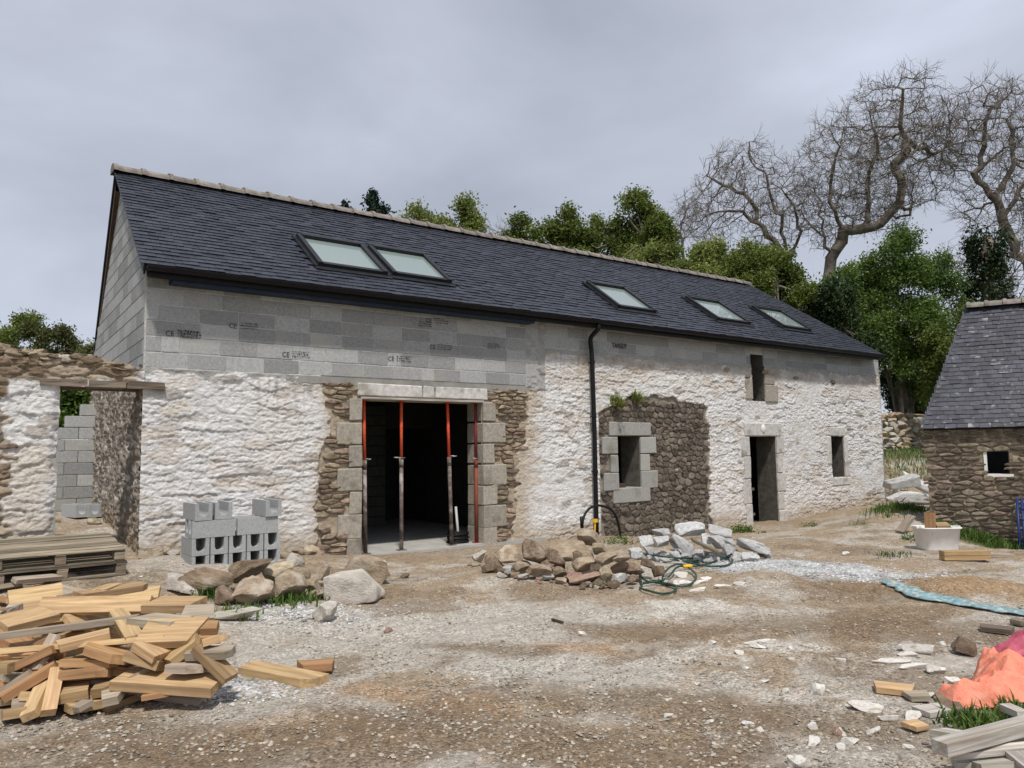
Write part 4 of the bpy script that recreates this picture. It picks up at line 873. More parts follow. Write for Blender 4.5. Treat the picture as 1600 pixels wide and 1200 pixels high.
def bare_tree(name, base, trunkpix, ells, dep, natt, label, seed, tip=.0125, step=.33, twigs=6, twl=.55, ex=2.05, jit=.85, group=None, limbs=()):
    rng = np.random.default_rng(seed); att = []
    tot = sum(q[2]*q[3] for q in ells)
    for px, py, rx, ry in ells:
        c, a, h_, t_ = pix_ell(px, py, rx, ry, dep); k = int(natt*rx*ry/tot); att.append(in_view_frame(c, ell(rng, k, (0, 0, 0), (a, min(a, 3.5), h_), .15)))
    att = np.concatenate(att); tp = [np.array(base)]
    for px, py in trunkpix: tp.append(atD(px, py, dep))
    tr = []
    for i in range(len(tp)-1):
        k = max(2, int(np.linalg.norm(tp[i+1]-tp[i])/step))
        for t in np.arange(k)/k: tr.append(tp[i]*(1-t)+tp[i+1]*t+rng.normal(size=3)*.03)
    tr.append(tp[-1]); pr0 = list(range(-1, len(tr)-1))
    for lm in limbs:
        sd_ = rng.uniform(-.5, .5); q = [atD(1040+a/2.857, 90+b_/2.857, dep+sd_*k) for k, (a, b_) in enumerate(lm)]; A_ = np.array(tr); last = int(np.argmin(np.linalg.norm(A_-q[0], axis=1))); q[0] = A_[last]
        for i in range(len(q)-1):
            k = max(2, int(np.linalg.norm(q[i+1]-q[i])/step))
            for t in np.arange(1, k+1)/k: tr.append(q[i]*(1-t)+q[i+1]*t+rng.normal(size=3)*.05); pr0.append(last); last = len(tr)-1
    P, par = colonise(tr, att, step, 2.6, .42, 90, jit, rng, pr0); P = P+rng.normal(size=P.shape)*.05
    R_, ch = skeleton_radii(P, par, tip, ex); R_ = np.minimum(R_, .34); i = np.where(par >= 0)[0]
    root = empty(name, base, label, 'tree', group)
    big = i[R_[i] > .035]; sml = i[R_[i] <= .035]
    dv_ = P[big]-P[par[big]]; dv_ = dv_/(np.linalg.norm(dv_, axis=1, keepdims=True)+1e-9)*R_[big][:, None]*.45
    V, F = frusta(P[par[big]]-dv_, P[big]+dv_*.6, np.minimum(R_[par[big]], R_[big]*1.25), R_[big]*.97, 8); add('trunk', mkarr('trunk', V, F, True), 'bark', root)
    parts = [frusta(P[par[sml]], P[sml], R_[sml]*1.05, R_[sml], 4)]
    tips = np.where((ch == 0) | ((R_ < .03) & (rng.random(len(P)) < .5)))[0]; cen = att.mean(0)
    T = np.repeat(tips, twigs); dirp = P[T]-P[par[T]]; dirp /= np.linalg.norm(dirp, axis=1, keepdims=True)+1e-6
    d = dirp*.75+rng.normal(size=dirp.shape)*.6+np.array([0, 0, .12]); d /= np.linalg.norm(d, axis=1, keepdims=True); l1 = twl*(.5+rng.random((len(T), 1)))*.6
    m1 = P[T]+d*l1; d2 = d+rng.normal(size=d.shape)*.4+np.array([0, 0, .15]); d2 /= np.linalg.norm(d2, axis=1, keepdims=True); e1 = m1+d2*l1*.9
    d3 = d+rng.normal(size=d.shape)*.7; d3 /= np.linalg.norm(d3, axis=1, keepdims=True); e2 = m1+d3*l1*.7; o = np.ones(len(T))
    parts += [frusta(P[T], m1, o*.008, o*.0065, 3), frusta(m1, e1, o*.0065, o*.004, 3), frusta(m1, e2, o*.006, o*.004, 3)]
    V, F = join(parts); add('crown', mkarr('crown', V, F), 'twig', root); return root
def leaves(C_, n, size, rng, spread, up=.5):
    k = len(C_); P = np.repeat(C_, n, 0)+rng.normal(size=(k*n, 3))*spread; nn = rng.normal(size=P.shape)+np.array([0, 0, up]); nn /= np.linalg.norm(nn, axis=1, keepdims=True)
    a = np.cross(nn, rng.normal(size=P.shape)); a /= np.linalg.norm(a, axis=1, keepdims=True)+1e-9; b_ = np.cross(nn, a); s = size*(.6+.8*rng.random((len(P), 1)))
    V = np.stack([P-a*s*.9, P+b_*s*.45-nn*s*.12, P+a*s*.9, P-b_*s*.45-nn*s*.12], 1).reshape(-1, 3); F = np.arange(len(P)*4).reshape(-1, 4); return V, F
def leafy(name, ells, dep, mat, label, seed, clumps=260, per=34, size=.13, cs=.30, base=None, group=None, cat='tree', hollow=.45, trunk_r=.16, thick=None, stems=1):
    rng = np.random.default_rng(seed); tot = sum(q[2]*q[3] for q in ells); cen = []; cc = []
    for px, py, rx, ry in ells:
        c, a, h_, t_ = pix_ell(px, py, rx, ry, dep, thick); k = max(4, int(clumps*rx*ry/tot)); o = ell(rng, k, (0, 0, 0), (a, t_, h_), hollow)
        nl_ = max(5, k//11); lb = ell(rng, nl_, (0, 0, 0), (a*.86, t_*.86, h_*.86), .5); lr = .30*min(a, h_)*rng.uniform(.7, 1.5, nl_); wch = rng.integers(0, nl_, k); dd_ = rng.normal(size=(k, 3))+np.array([0, 0, .45]); dd_ /= np.linalg.norm(dd_, axis=1, keepdims=True)
        o = lb[wch]+dd_*(lr[wch]*rng.uniform(.55, 1.0, k))[:, None]; cen.append(in_view_frame(c, o)); cc.append(c)
    cen = np.concatenate(cen); m = cen.mean(0)
    if base is None: g_ = m.copy(); base = np.array([m[0], m[1], gz1(m[0], m[1])])
    root = empty(name, base, label, cat, group); base = np.asarray(base, float)
    tr = []
    for s in range(stems):
        b0 = base+np.array([rng.normal()*.3*(stems > 1), rng.normal()*.2*(stems > 1), -.2]); top = m+rng.normal(size=3)*.4*(stems > 1)
        k = 7; tr.append(np.array([b0*(1-t)+top*t+np.array([math.sin(t*5+seed+s)*.15, math.cos(t*4+seed)*.15, 0]) for t in np.linspace(0, 1, k)]))
    parts = []
    for T in tr: rr = np.linspace(trunk_r, trunk_r*.4, len(T)); parts.append(frusta(T[:-1], T[1:], rr[:-1], rr[1:], 7))
    pick = cen[rng.choice(len(cen), min(len(cen), 46), replace=False)]; T = np.concatenate(tr); bs = T[rng.integers(len(T)//2, len(T), len(pick))]
    mid = (bs+pick)/2+rng.normal(size=pick.shape)*.2+np.array([0, 0, -.15]); o = np.ones(len(pick)); parts += [frusta(bs, mid, o*trunk_r*.35, o*trunk_r*.22, 5), frusta(mid, pick, o*trunk_r*.22, o*.012, 5)]
    V, F = join(parts); add('trunk', mkarr('trunk', V, F, True), 'bark', root)
    V, F = leaves(cen, int(per*1.9), size*.64, rng, cs*.62); add('crown', mkarr('crown', V, F), mat, root); return root
def conifer(px, ytop, dep, h, label, seed):
    rng = np.random.default_rng(seed); top = atD(px, ytop, dep); base = np.array([top[0], top[1], top[2]-h]); root = empty('conifer', (base[0], base[1], gz1(base[0], base[1])), label, 'tree', 'dark conifers behind the ridge')
    V, F = frusta(np.array([[base[0], base[1], min(0, base[2])]]), top[None], np.array([.3]), np.array([.02]), 7); add('trunk', mkarr('trunk', V, F, True), 'bark', root); C_ = []; pr = []
    z = 0.
    while z < h*.75:
        for k in range(7):
            a = rng.random()*6.28; L_ = .18+.72*z*rng.uniform(.6, 1.2); d = np.array([math.cos(a), math.sin(a), .15-.05*z])
            p0 = top-[0, 0, z]; p1 = p0+d*L_; pr.append((p0, p1))
            for t in np.arange(.15, 1.01, .16/max(L_, .3)): C_.append(p0+(p1-p0)*t+np.array([0, 0, -.08*t*t*L_]))
        z += .24
    p0 = np.array([q[0] for q in pr]); p1 = np.array([q[1] for q in pr]); o = np.ones(len(pr)); V1 = frusta(p0, p1, o*.03, o*.012, 3); V2 = leaves(np.array(C_), 8, .11, rng, .10, 0)
    add('crown', mkarr('crown', *join([V1, V2])), 'needle', root)
conifer(583, 302, 42, 9, 'dark conifer with a pointed top rising behind the slate ridge', 1)
conifer(540, 319, 46, 8, 'small conifer tip just showing over the ridge beside a larger one', 2)
TB = 'leafy trees beyond the roof'
leafy('leafy_tree', [(652, 348, 32, 26), (712, 348, 46, 34), (685, 378, 66, 30)], 38, 'leaf_pale', 'pale airy young-leaved tree standing alone above the middle of the ridge', 21, 230, 30, .14, .36, group=TB)
leafy('leafy_tree', [(845, 372, 50, 36), (815, 392, 36, 34)], 36, 'leaf_mid', 'low round green tree beside a small leafless one above the ridge', 22, 150, 34, .13, .3, group=TB)
leafy('leafy_tree', [(925, 352, 52, 46), (905, 400, 50, 40), (950, 410, 40, 40)], 35, 'leaf_mid', 'tall olive-green tree with a rounded open top above the ridge', 23, 250, 34, .13, .30, group=TB)
leafy('leafy_tree', [(1003, 348, 46, 44), (1020, 390, 45, 45), (985, 400, 40, 40)], 34, 'leaf_mid', 'dense dark green tree beside the olive-green one above the ridge', 24, 300, 36, .13, .28, group=TB)
leafy('leafy_tree', [(1075, 410, 55, 30), (1130, 415, 60, 36), (1010, 420, 55, 28), (1090, 440, 90, 30)], 27, 'leaf_pale', 'yellow-green tree in front of the leafless ones behind the slate verge', 25, 420, 36, .10, .24, group=TB)
leafy('leafy_tree', [(1200, 430, 55, 40), (1240, 460, 35, 40), (1180, 460, 60, 30)], 26, 'leaf_mid', 'mid green tree below the big bare limbs behind the slate verge', 26, 330, 36, .10, .24, group=TB)
leafy('leafy_tree', [(1390, 410, 70, 45), (1350, 455, 62, 55), (1430, 450, 70, 50), (1470, 430, 40, 35), (1400, 520, 90, 60), (1470, 520, 50, 60), (1350, 540, 60, 60), (1420, 580, 60, 50)], 27, 'leaf_bright', 'bright green many-stemmed ash tree behind the gap between barn and shed', 27, 1050, 40, .09, .26, group=TB, trunk_r=.09, stems=5)
leafy('undergrowth_bush', [(1420, 590, 50, 50), (1400, 640, 35, 40), (1450, 620, 40, 45)], 29, 'leaf_dark', 'dark dense bush in the gap between barn and shed', 28, 330, 40, .085, .22, cat='bush', group='bushes behind', trunk_r=.06)
leafy('undergrowth_bush', [(1310, 500, 40, 45), (1350, 560, 40, 40), (1290, 470, 35, 40)], 25, 'leaf_dark', 'dark bush against the sloping verge of the slate roof', 29, 260, 40, .10, .24, cat='bush', group='bushes behind', trunk_r=.06)
leafy('undergrowth_bush', [(1500, 530, 45, 60), (1490, 600, 50, 60)], 24, 'leaf_mid', 'green bush showing beside the sloping verge of the shed roof', 30, 260, 40, .10, .24, cat='bush', group='bushes behind', trunk_r=.06)
leafy('hill_bush', [(20, 520, 55, 32), (-40, 530, 50, 45)], 40, 'leaf_mid', 'green bush crowning the hillside above the ruined wall', 31, 200, 34, .14, .32, cat='bush', group='hillside bushes', trunk_r=.08)
leafy('hill_bush', [(75, 535, 45, 26), (120, 555, 40, 18), (50, 560, 60, 25)], 38, 'leaf_olive', 'brownish olive hillside bush beside the barge board', 32, 240, 34, .13, .30, cat='bush', group='hillside bushes', trunk_r=.08)
leafy('hill_bush', [(110, 640, 60, 50), (85, 610, 60, 40)], 26, 'leaf_bright', 'green bush seen through the doorway over the stepped block wall', 33, 420, 40, .11, .25, cat='bush', trunk_r=.06)
BT = 'leafless trees'
def gb(px, dep): p = atD(px, 700, dep); return (p[0], p[1], gz1(p[0], p[1]))
bare_tree('bare_tree', gb(1292, 32), [(1290, 520), (1292, 440), (1299, 405)], [(1400, 205, 100, 88), (1310, 240, 60, 60), (1350, 300, 110, 70), (1440, 260, 60, 70), (1290, 330, 60, 60)], 32, 2900, 'largest leafless tree with thick twisted limbs behind the bright green ash', 41, group=BT, limbs=([(740, 900), (705, 800), (690, 650), (640, 560), (560, 500), (500, 440)], [(705, 800), (620, 730), (600, 640)], [(750, 890), (800, 770), (880, 770), (960, 740), (1020, 680), (1050, 590), (1030, 470), (1100, 430), (1180, 340)], [(880, 770), (910, 660), (900, 520), (940, 420), (930, 300), (900, 200)], [(800, 770), (740, 680), (740, 520), (780, 400), (740, 340)], [(1040, 470), (1080, 380), (1040, 260), (1060, 150)], [(1100, 430), (1200, 430), (1300, 350)], [(1030, 640), (1100, 680), (1080, 740)]))
bare_tree('bare_tree', gb(1240, 33), [(1245, 520), (1238, 420), (1225, 390)], [(1150, 290, 70, 65), (1110, 340, 45, 50), (1200, 330, 60, 60), (1240, 300, 40, 50)], 33.5, 1500, 'leafless tree with a rounded grey crown leaning towards the slate ridge', 42, group=BT, limbs=([(590, 900), (600, 780), (560, 640), (480, 560)], [(560, 860), (520, 880), (430, 760), (360, 610), (250, 560), (180, 520)], [(430, 760), (340, 690), (230, 680)], [(560, 900), (530, 780), (480, 640), (440, 500)]))
bare_tree('bare_tree', gb(1640, 30), [(1640, 520), (1605, 420), (1560, 330), (1520, 270)], [(1560, 200, 90, 72), (1500, 230, 40, 60), (1620, 260, 70, 110), (1540, 320, 50, 60)], 30, 1800, 'leafless tree leaning in over the shed roof', 43, group=BT, limbs=([(1500, 650), (1400, 660), (1330, 680)], [(1400, 470), (1480, 430), (1560, 390)], [(1340, 370), (1420, 280), (1480, 200)], [(1600, 560), (1560, 440), (1540, 300)], [(1570, 700), (1640, 520), (1660, 380)]))
bare_tree('bare_tree', gb(1560, 29), [(1570, 560), (1572, 470)], [(1560, 420, 65, 60), (1500, 440, 40, 40), (1600, 440, 50, 50)], 29, 600, 'low tangle of leafless branches over the shed ridge', 44, group=BT)
bare_tree('bare_tree', gb(1070, 36), [(1070, 480), (1068, 400)], [(1072, 345, 38, 42), (1050, 370, 30, 35)], 36, 500, 'grey leafless treetop between the dense green tree and the rounded grey crown', 45, twigs=6, group=BT)
bare_tree('bare_tree', gb(790, 40), [(792, 460), (790, 400)], [(790, 372, 32, 24)], 40, 200, 'small leafless treetop peeping over the middle of the ridge', 46, twigs=5, group=BT)
# trunk wrapped in ivy
rng = np.random.default_rng(50); tb = gb(1545, 27); iv = empty('ivy_tree', tb, 'dead trunk wrapped in dark ivy above the shed ridge', 'tree'); tt = atD(1543, 368, 27)
b = MB(); b.tube([tb, tuple((np.array(tb)+tt)/2+[.1, 0, 0]), tuple(tt)], [.35, .28, .16], 9); add('trunk', b.mesh('trunk', True), 'bark', iv)
t_ = rng.random(420)**.8; a = rng.random(420)*6.28; rr = .42+.28*vn(t_*7, a, 5)+.1*np.sin(t_*20); cen = np.array(tb)*(1-t_[:, None])+tt*t_[:, None]+np.stack([np.cos(a)*rr, np.sin(a)*rr, rng.normal(size=420)*.1], 1)
add('ivy', mkarr('ivy', *leaves(cen, 34, .075, rng, .13)), 'ivy', iv)
# ------------------------------------------------------------------ steel props in the main opening
def prop(px, ptop, pcol, lowmat, upmat, label, handle=1, lean=0.):
    y = FY+.16; t = atY(px, ptop, y); x0 = t[0]; zt = 2.36; zc = float(atY(px, pcol, y)[2]); zb = .038
    root = empty('steel_prop', (x0, y, zb), label, 'prop', 'props in the main opening')
    def P(z): return (x0+lean*(2.36-z), y, z)
    b = MB(); b.tube([P(zb+.008), P(zc)], .031, 12); add('outer_tube', b.mesh('outer_tube', True), lowmat, root)
    b = MB(); b.tube([P(zc-.02), P(zt-.01)], .0245, 12); up = add('inner_tube', b.mesh('inner_tube', True), upmat, root)
    b = MB()
    for k in range(9):
        z = zc+.12+k*.09
        if z < zt-.08: p = Vector(P(z)); b.tube([p+Vector((0, -.0262, 0)), p+Vector((0, -.024, 0))], .006, 8)
    add('pin_holes', b.mesh('pin_holes'), 'ink', up)
    b = MB(); b.tube([P(zc-.13), P(zc+.01)], .035, 12); add('collar', b.mesh('collar', True), 'prop_maroon' if upmat == 'prop_maroon' else 'prop_rust', root)
    b = MB(); p = Vector(P(zc+.015))
    pts = [p+Vector((.05, -.03, 0)), p+Vector((-.10*handle if handle else -.05, -.05, .005)), p+Vector((-.14*handle, -.02, .01)), p+Vector((-.10*handle, .03, .012)), p+Vector((.02, .03, .01))]
    b.tube(pts, .006, 6); add('pin', b.mesh('pin', True), 'galv', root)
    b = MB(); b.box((P(zb)[0], y, zb+.004), (.13, .13, .008)); add('base_plate', b.mesh('base_plate'), lowmat, root)
    b = MB(); b.box((P(zt)[0], y, zt-.006), (.13, .13, .008)); add('head_plate', b.mesh('head_plate'), upmat, root)
prop(568.5, 630, 720, 'prop_rust', 'prop_red', 'rust-speckled red steel prop against the opening jamb beside the white wall', -.7, .015)
prop(627, 630, 717, 'prop_rust', 'prop_red', 'bright red steel prop with a pale dusty lower tube standing free', 1)
prop(699, 630, 715, 'prop_rust', 'prop_red', 'red steel prop leaning slightly, dark lower tube and white wire on its collar', -1, .03)
prop(743, 630, 718, 'prop_maroon', 'prop_maroon', 'dull maroon steel prop against the jamb near the black hose coil', .6, -.0)
hc = empty('hose_coil', (6.98, 10.75, .035), 'coil of black ribbed conduit on the concrete floor inside the opening', 'conduit')
b = MB()
for k in range(9):
    R_ = .19-.006*(k % 3)*2; z = .055+.026*(k//1)*.8; pts = [(6.95+R_*math.cos(t)+.01*math.sin(k*3), 10.86+R_*.8*math.sin(t), z+.004*math.sin(t*3+k)) for t in np.linspace(0, 6.283, 22)]; b.tube(pts, .014, 6, False)
add('coil', b.mesh('coil', True), 'black_plastic', hc)
b = MB(); b.tube([(6.93, 10.80, .04), (6.99, 10.98, .62)], .022, 8); add('pale_tube', b.mesh('pale_tube', True), 'pipe_grey', label='pale grey tube leaning in the opening behind the black coil', cat='tube')
# ------------------------------------------------------------------ loose stones and debris
def zA(x, y): return x/2.857, 780+y/2.857
def z5(x, y): return 440+x/3.478, 820+y/3.478
def z7(x, y): return 720+x/3.077, 760+y/3.077
def z9(x, y): return 1160+x/2.727, 760+y/2.727
BOUL = {}
def boulder_mesh(mat, k, sharp=11, power=3.6, n=9):
    key = (mat, k)
    if key not in BOUL: BOUL[key] = rock('boulder', k*37+len(mat)*11, 9, 3.6, 11, .09, mat)
    return BOUL[key]
def axd(p): return float(np.dot(p-CAM, _f))
def put(name, mat, zf, sc, x, y, w_, h_, yb, label, cat, group=None, k=None, yaw=None, tilt=None, mesh=None, depth=None, sink=.10, n=7, sharp=6, power=2.6):
    """a stone whose outline is w_ x h_ picture units round (x, y); yb is where the heap under it meets the ground"""
    px, py = zf(x, y); pb = zf(x, max(yb, y+h_*.42)); g_ = atG(*pb); d0 = axd(g_); up = max(0., (yb-(y+h_*.5)))/sc
    dep = d0*(1+up*.0011); ww = w_/sc*dep/FPX; hh = h_/sc*dep/FPX; dd = depth or min(ww, hh*1.5)*random.uniform(.8, 1.05)
    c = atD(px, py, dep+dd*.35); zlow = gz1(c[0], c[1])+hh*.5-hh*sink
    if yb <= y+h_*.55: c[2] = zlow
    r_ = view_axes(); yaw0 = math.atan2(r_[1], r_[0]); k = random.randrange(12) if k is None else k
    me = mesh or boulder_mesh(mat, k, sharp, power, n); t = tilt if tilt is not None else random.gauss(0, .12)
    R_ = rot(0, 0, yaw0+(yaw if yaw is not None else random.gauss(0, .15))) @ rot(random.gauss(0, .1), -t, 0)
    return add(name, me, None, None, TRS(c, R_, (ww*1.04, dd, hh*1.06)), None, label, cat, group)
HS = 'stones heaped right of the main opening'
LB = 'brown rubble stone in the heap below the downpipe'
for q in ((90, 340, 70, 60, 'boulder_pale'), (165, 375, 110, 75, 'boulder_dark'), (240, 325, 110, 80, 'boulder'), (293, 385, 95, 50, 'boulder'), (375, 405, 120, 65, 'boulder'), (590, 375, 120, 70, 'boulder'),
          (700, 345, 130, 60, 'boulder'), (660, 390, 80, 40, 'boulder_dark'), (670, 300, 80, 60, 'boulder'), (700, 425, 60, 80, 'boulder'), (735, 470, 70, 40, 'boulder_dark'), (470, 405, 70, 40, 'boulder_dark'),
          (300, 435, 60, 36, 'boulder_pale'), (480, 460, 60, 36, 'boulder'), (460, 355, 100, 80, 'boulder_dark'), (770, 345, 90, 50, 'boulder'), (840, 400, 80, 60, 'boulder_dark'), (950, 410, 60, 60, 'boulder_dark'),
          (900, 370, 70, 50, 'boulder_dark'), (130, 400, 60, 40, 'boulder_dark'), (200, 430, 50, 30, 'boulder_pale'), (430, 330, 70, 60, 'boulder_dark'), (665, 465, 70, 45, 'boulder_dark'), (560, 340, 60, 60, 'boulder_dark'), (420, 375, 70, 50, 'boulder_dark'), (830, 440, 60, 35, 'boulder_dark'), (520, 400, 70, 40, 'boulder')):
    yb = float(np.interp(q[0], [60, 165, 300, 450, 600, 760, 900, 1000], [375, 415, 452, 470, 488, 492, 470, 455])); dk = q[4] == 'boulder_dark'
    put('boulder', q[4], z7, 3.077, *q[:4], yb, ('pale' if q[4] == 'boulder_pale' else 'dark brown' if dk else 'tan')+' rubble stone in the heap below the downpipe', 'stone', HS)
put('boulder', 'boulder', z7, 3.077, 535, 310, 215, 100, 480, 'broadest flat tan boulder lying across the stone heap', 'stone', HS, 3, .0, .02)
put('boulder', 'boulder', z7, 3.077, 620, 245, 128, 80, 488, 'squarish tan boulder perched on top of the stone heap', 'stone', HS, 5, .0, -.05)
put('boulder', 'boulder_dark', z7, 3.077, 360, 315, 128, 132, 455, 'upright roundish brown boulder standing in the stone heap', 'stone', HS, 7, .0, .15)
put('boulder', 'boulder_pink', z7, 3.077, 790, 392, 140, 62, 470, 'reddish stone in the stone heap beside the green hose', 'stone', HS, 2)
put('boulder', 'boulder_pink', z7, 3.077, 600, 445, 175, 62, 480, 'broad flat pinkish stone at the front foot of the heap', 'stone', HS, 4)
put('boulder', 'boulder_pink', z7, 3.077, 540, 432, 80, 42, 470, 'small reddish stone at the front of the heap', 'stone', HS, 6)
put('boulder', 'debris', z7, 3.077, 760, 442, 84, 56, 470, 'grey cut concrete lump at the foot of the stone heap', 'stone', HS, 1)
for q in ((225, 402, 42, 42), (410, 440, 84, 36)): put('boulder', 'debris', z7, 3.077, *q, 455, 'small white-grey concrete lump among the heaped stones', 'stone', HS)
for i in range(34):
    x = random.uniform(40, 1010); yb = float(np.interp(x, [60, 165, 300, 450, 600, 760, 900, 1000], [375, 415, 452, 470, 488, 492, 470, 455]))
    s = random.uniform(18, 42); put('small_stone', random.choice(['boulder', 'boulder_dark', 'boulder_pale', 'boulder_pink']), z7, 3.077, x, yb-random.uniform(-6, 24), s, s*.6, yb, 'small loose stone scattered along the foot of the stone heap', 'stone', 'small stones at the heap', n=4)
# left heap
LS = 'stones heaped against the white wall'
_lx = [700, 900, 1100, 1300, 1500]; _ly = [440, 470, 480, 470, 440]
for q in ((1000, 440, 112, 88, 'boulder_dark', .1), (1240, 335, 140, 110, 'boulder', .2), (1295, 385, 150, 125, 'boulder', -.2), (1400, 385, 70, 60, 'boulder', 0), (1440, 330, 70, 70, 'boulder', .1), (1310, 275, 80, 70, 'boulder_pale', .2),
          (1380, 245, 90, 66, 'boulder', 0), (1230, 240, 84, 70, 'boulder_pale', 0), (1425, 425, 95, 46, 'boulder', 0), (1345, 345, 74, 52, 'boulder_dark', 0), (720, 300, 90, 50, 'boulder_pale', 0), (660, 260, 70, 50, 'boulder_pale', 0), (1430, 240, 70, 50, 'boulder_pale', 0), (1270, 290, 70, 50, 'boulder', 0)):
    yb = float(np.interp(q[0], _lx, _ly)) if q[1] > 300 else q[1]+30
    put('boulder', q[4], zA, 2.857, *q[:4], min(yb, q[1]+q[3]*.5+45), {'boulder': 'tan', 'boulder_dark': 'dark brown', 'boulder_pale': 'pale'}[q[4]]+' rubble stone in the heap by the stacked channel blocks', 'stone', LS, tilt=q[5])
put('boulder', 'boulder_pale', zA, 2.857, 820, 385, 210, 95, 440, 'greyish white slab of stone lying in front of the channel blocks', 'stone', LS, 8, 0, -.22)
put('boulder', 'boulder_dark', zA, 2.857, 925, 360, 235, 105, 450, 'brown tilted slab stone below a weathered plank', 'stone', LS, 9, 0, -.2, n=8)
put('boulder', 'boulder', zA, 2.857, 1130, 418, 165, 128, 482, 'chunky squarish brown stone above the grass tufts', 'stone', LS, 10, 0, .05)
put('boulder', 'boulder_dark', zA, 2.857, 1125, 305, 200, 95, 470, 'flat layered brown stone propped under the weathered plank', 'stone', LS, 11, 0, .35)
put('boulder', 'boulder_dark', zA, 2.857, 985, 250, 100, 70, 290, 'dark peaty lump against the channel blocks', 'stone', LS, 2)
put('boulder', 'boulder_pale', zA, 2.857, 1060, 515, 225, 62, 548, 'flat pale stone half buried beside the offcut pile', 'stone', None, 4, 0, .03)
put('boulder', 'boulder_pale', z5, 3.478, 392, 338, 285, 170, 425, 'big pale hewn block with flat worked faces lying before the opening', 'stone', None, 0, -.1, .14, depth=.42, power=7, sharp=2, mesh=rock('hewn_block', 991, 10, 12., 1, .03, 'boulder_pale'))
put('boulder', 'boulder', z5, 3.478, 470, 245, 245, 155, 330, 'long tan boulder with a flat end behind the hewn block', 'stone', None, 1, .1, -.22, depth=.4, mesh=rock('long_boulder', 992, 8, 4., 4, .10, 'boulder'))
put('boulder', 'boulder_pale', z5, 3.478, 233, 480, 140, 105, 530, 'pointed tan and white rock lying alone on the gravel', 'stone', None, 3, 0, 0, mesh=rock('pointed_rock', 993, 7, 2.2, 9, .2, 'boulder_pale'))
put('boulder', 'boulder_pink', z5, 3.478, 580, 572, 46, 34, 588, 'small broken red brick end on the gravel', 'brick', None, 5, n=4)
put('boulder', 'boulder_dark', z5, 3.478, 670, 280, 50, 26, 292, 'small dark stone on the earth before the threshold', 'stone', None, 6, n=4)
put('boulder', 'boulder_dark', z5, 3.478, 525, 392, 60, 36, 408, 'flat dark stone beside the hewn block', 'stone', None, 7, n=4)
# concrete debris
DB = 'broken concrete heaped before the dark stone patch'
CH = [rock('concrete_chunk', 700+i, 10, 9., 6, .055, 'debris') for i in range(8)]
for i, q in enumerate(((1100, 210, 145, 84, .12), (1068, 285, 165, 92, -.45), (965, 222, 95, 40, .1), (968, 265, 90, 62, 0), (1243, 215, 140, 56, -.25), (1240, 268, 118, 82, .1), (1300, 305, 84, 66, 0), (1330, 335, 80, 50, 0), (1390, 340, 84, 52, -.1), (1405, 285, 180, 70, -.18), (1458, 318, 76, 58, 0), (842, 315, 74, 62, 0), (890, 262, 76, 62, .2), (905, 312, 66, 54, 0), (985, 358, 76, 32, 0), (1180, 250, 80, 60, .3), (1140, 320, 70, 40, .1), (1030, 330, 60, 40, 0), (1290, 270, 60, 40, 0))):
    yb = float(np.interp(q[0], [830, 1000, 1200, 1400, 1480], [340, 365, 360, 362, 345]))
    lb = ('pale broken concrete block with a slotted face topping the debris heap', 'grey flat concrete slab tilted on the front of the debris heap')[i] if i < 2 else 'long pale concrete lump at the far end of the debris heap' if i == 9 else 'broken grey concrete lump in the debris heap'
    put('concrete_chunk', 'debris', z7, 3.077, q[0], q[1], q[2]*.84, q[3]*.8, yb, lb, 'concrete', DB, None, None, q[4], mesh=CH[i % 8])
for i in range(30):
    x = random.uniform(830, 1500); yb = float(np.interp(x, [830, 1000, 1200, 1400, 1480], [340, 365, 360, 362, 345])); sz = random.uniform(22, 52)
    put('concrete_chunk', 'debris', z7, 3.077, x, yb-random.uniform(0, 75)*math.sin(math.pi*(x-800)/740), sz, sz*.65, yb, 'small broken concrete piece lying among the debris lumps', 'concrete', 'small pieces in the concrete debris', mesh=CH[i % 8])
# ------------------------------------------------------------------ boards
def board(name, A, B, wd, th, mat, label, cat, group=None, roll=0., cut=None):
    A, B = Vector(A), Vector(B); Lg = (B-A).length; c = (A+B)/2; c0_, c1_ = cut if cut else (random.choice((0, 0, .35, -.35, .8)), random.choice((0, 0, .4, -.4, .9)))
    x, y, z = Lg/2, wd/2, th/2; e0, e1 = c0_*wd*.5, c1_*wd*.5
    pl = [(-x+max(e0, 0), -y), (x-max(e1, 0), -y), (x+min(e1, 0), y), (-x-min(e0, 0), y)]
    if abs(c1_) > .7: pl[1:3] = [(x-wd*.45, -y), (x, -y*.35), (x, y)]
    n = len(pl); v = [(a, b_, -z) for a, b_ in pl]+[(a, b_, z) for a, b_ in pl]; f = [tuple(reversed(range(n))), tuple(range(n, 2*n))]+[(i, (i+1) % n, n+(i+1) % n, n+i) for i in range(n)]
    R_ = axes(B-A) @ rot(roll, 0, 0); return add(name, mk(name, v, f), mat, None, TRS(c, R_), None, label, cat, group)
OG = 'timber offcuts in the pile'
def hp(x, y, z): px, py = zA(x, y); return atZ(px, py, z)
def zy(y): return float(np.interp(y, [380, 430, 560, 650, 750, 850, 930, 980], [.46, .47, .43, .35, .22, .10, .04, .03]))
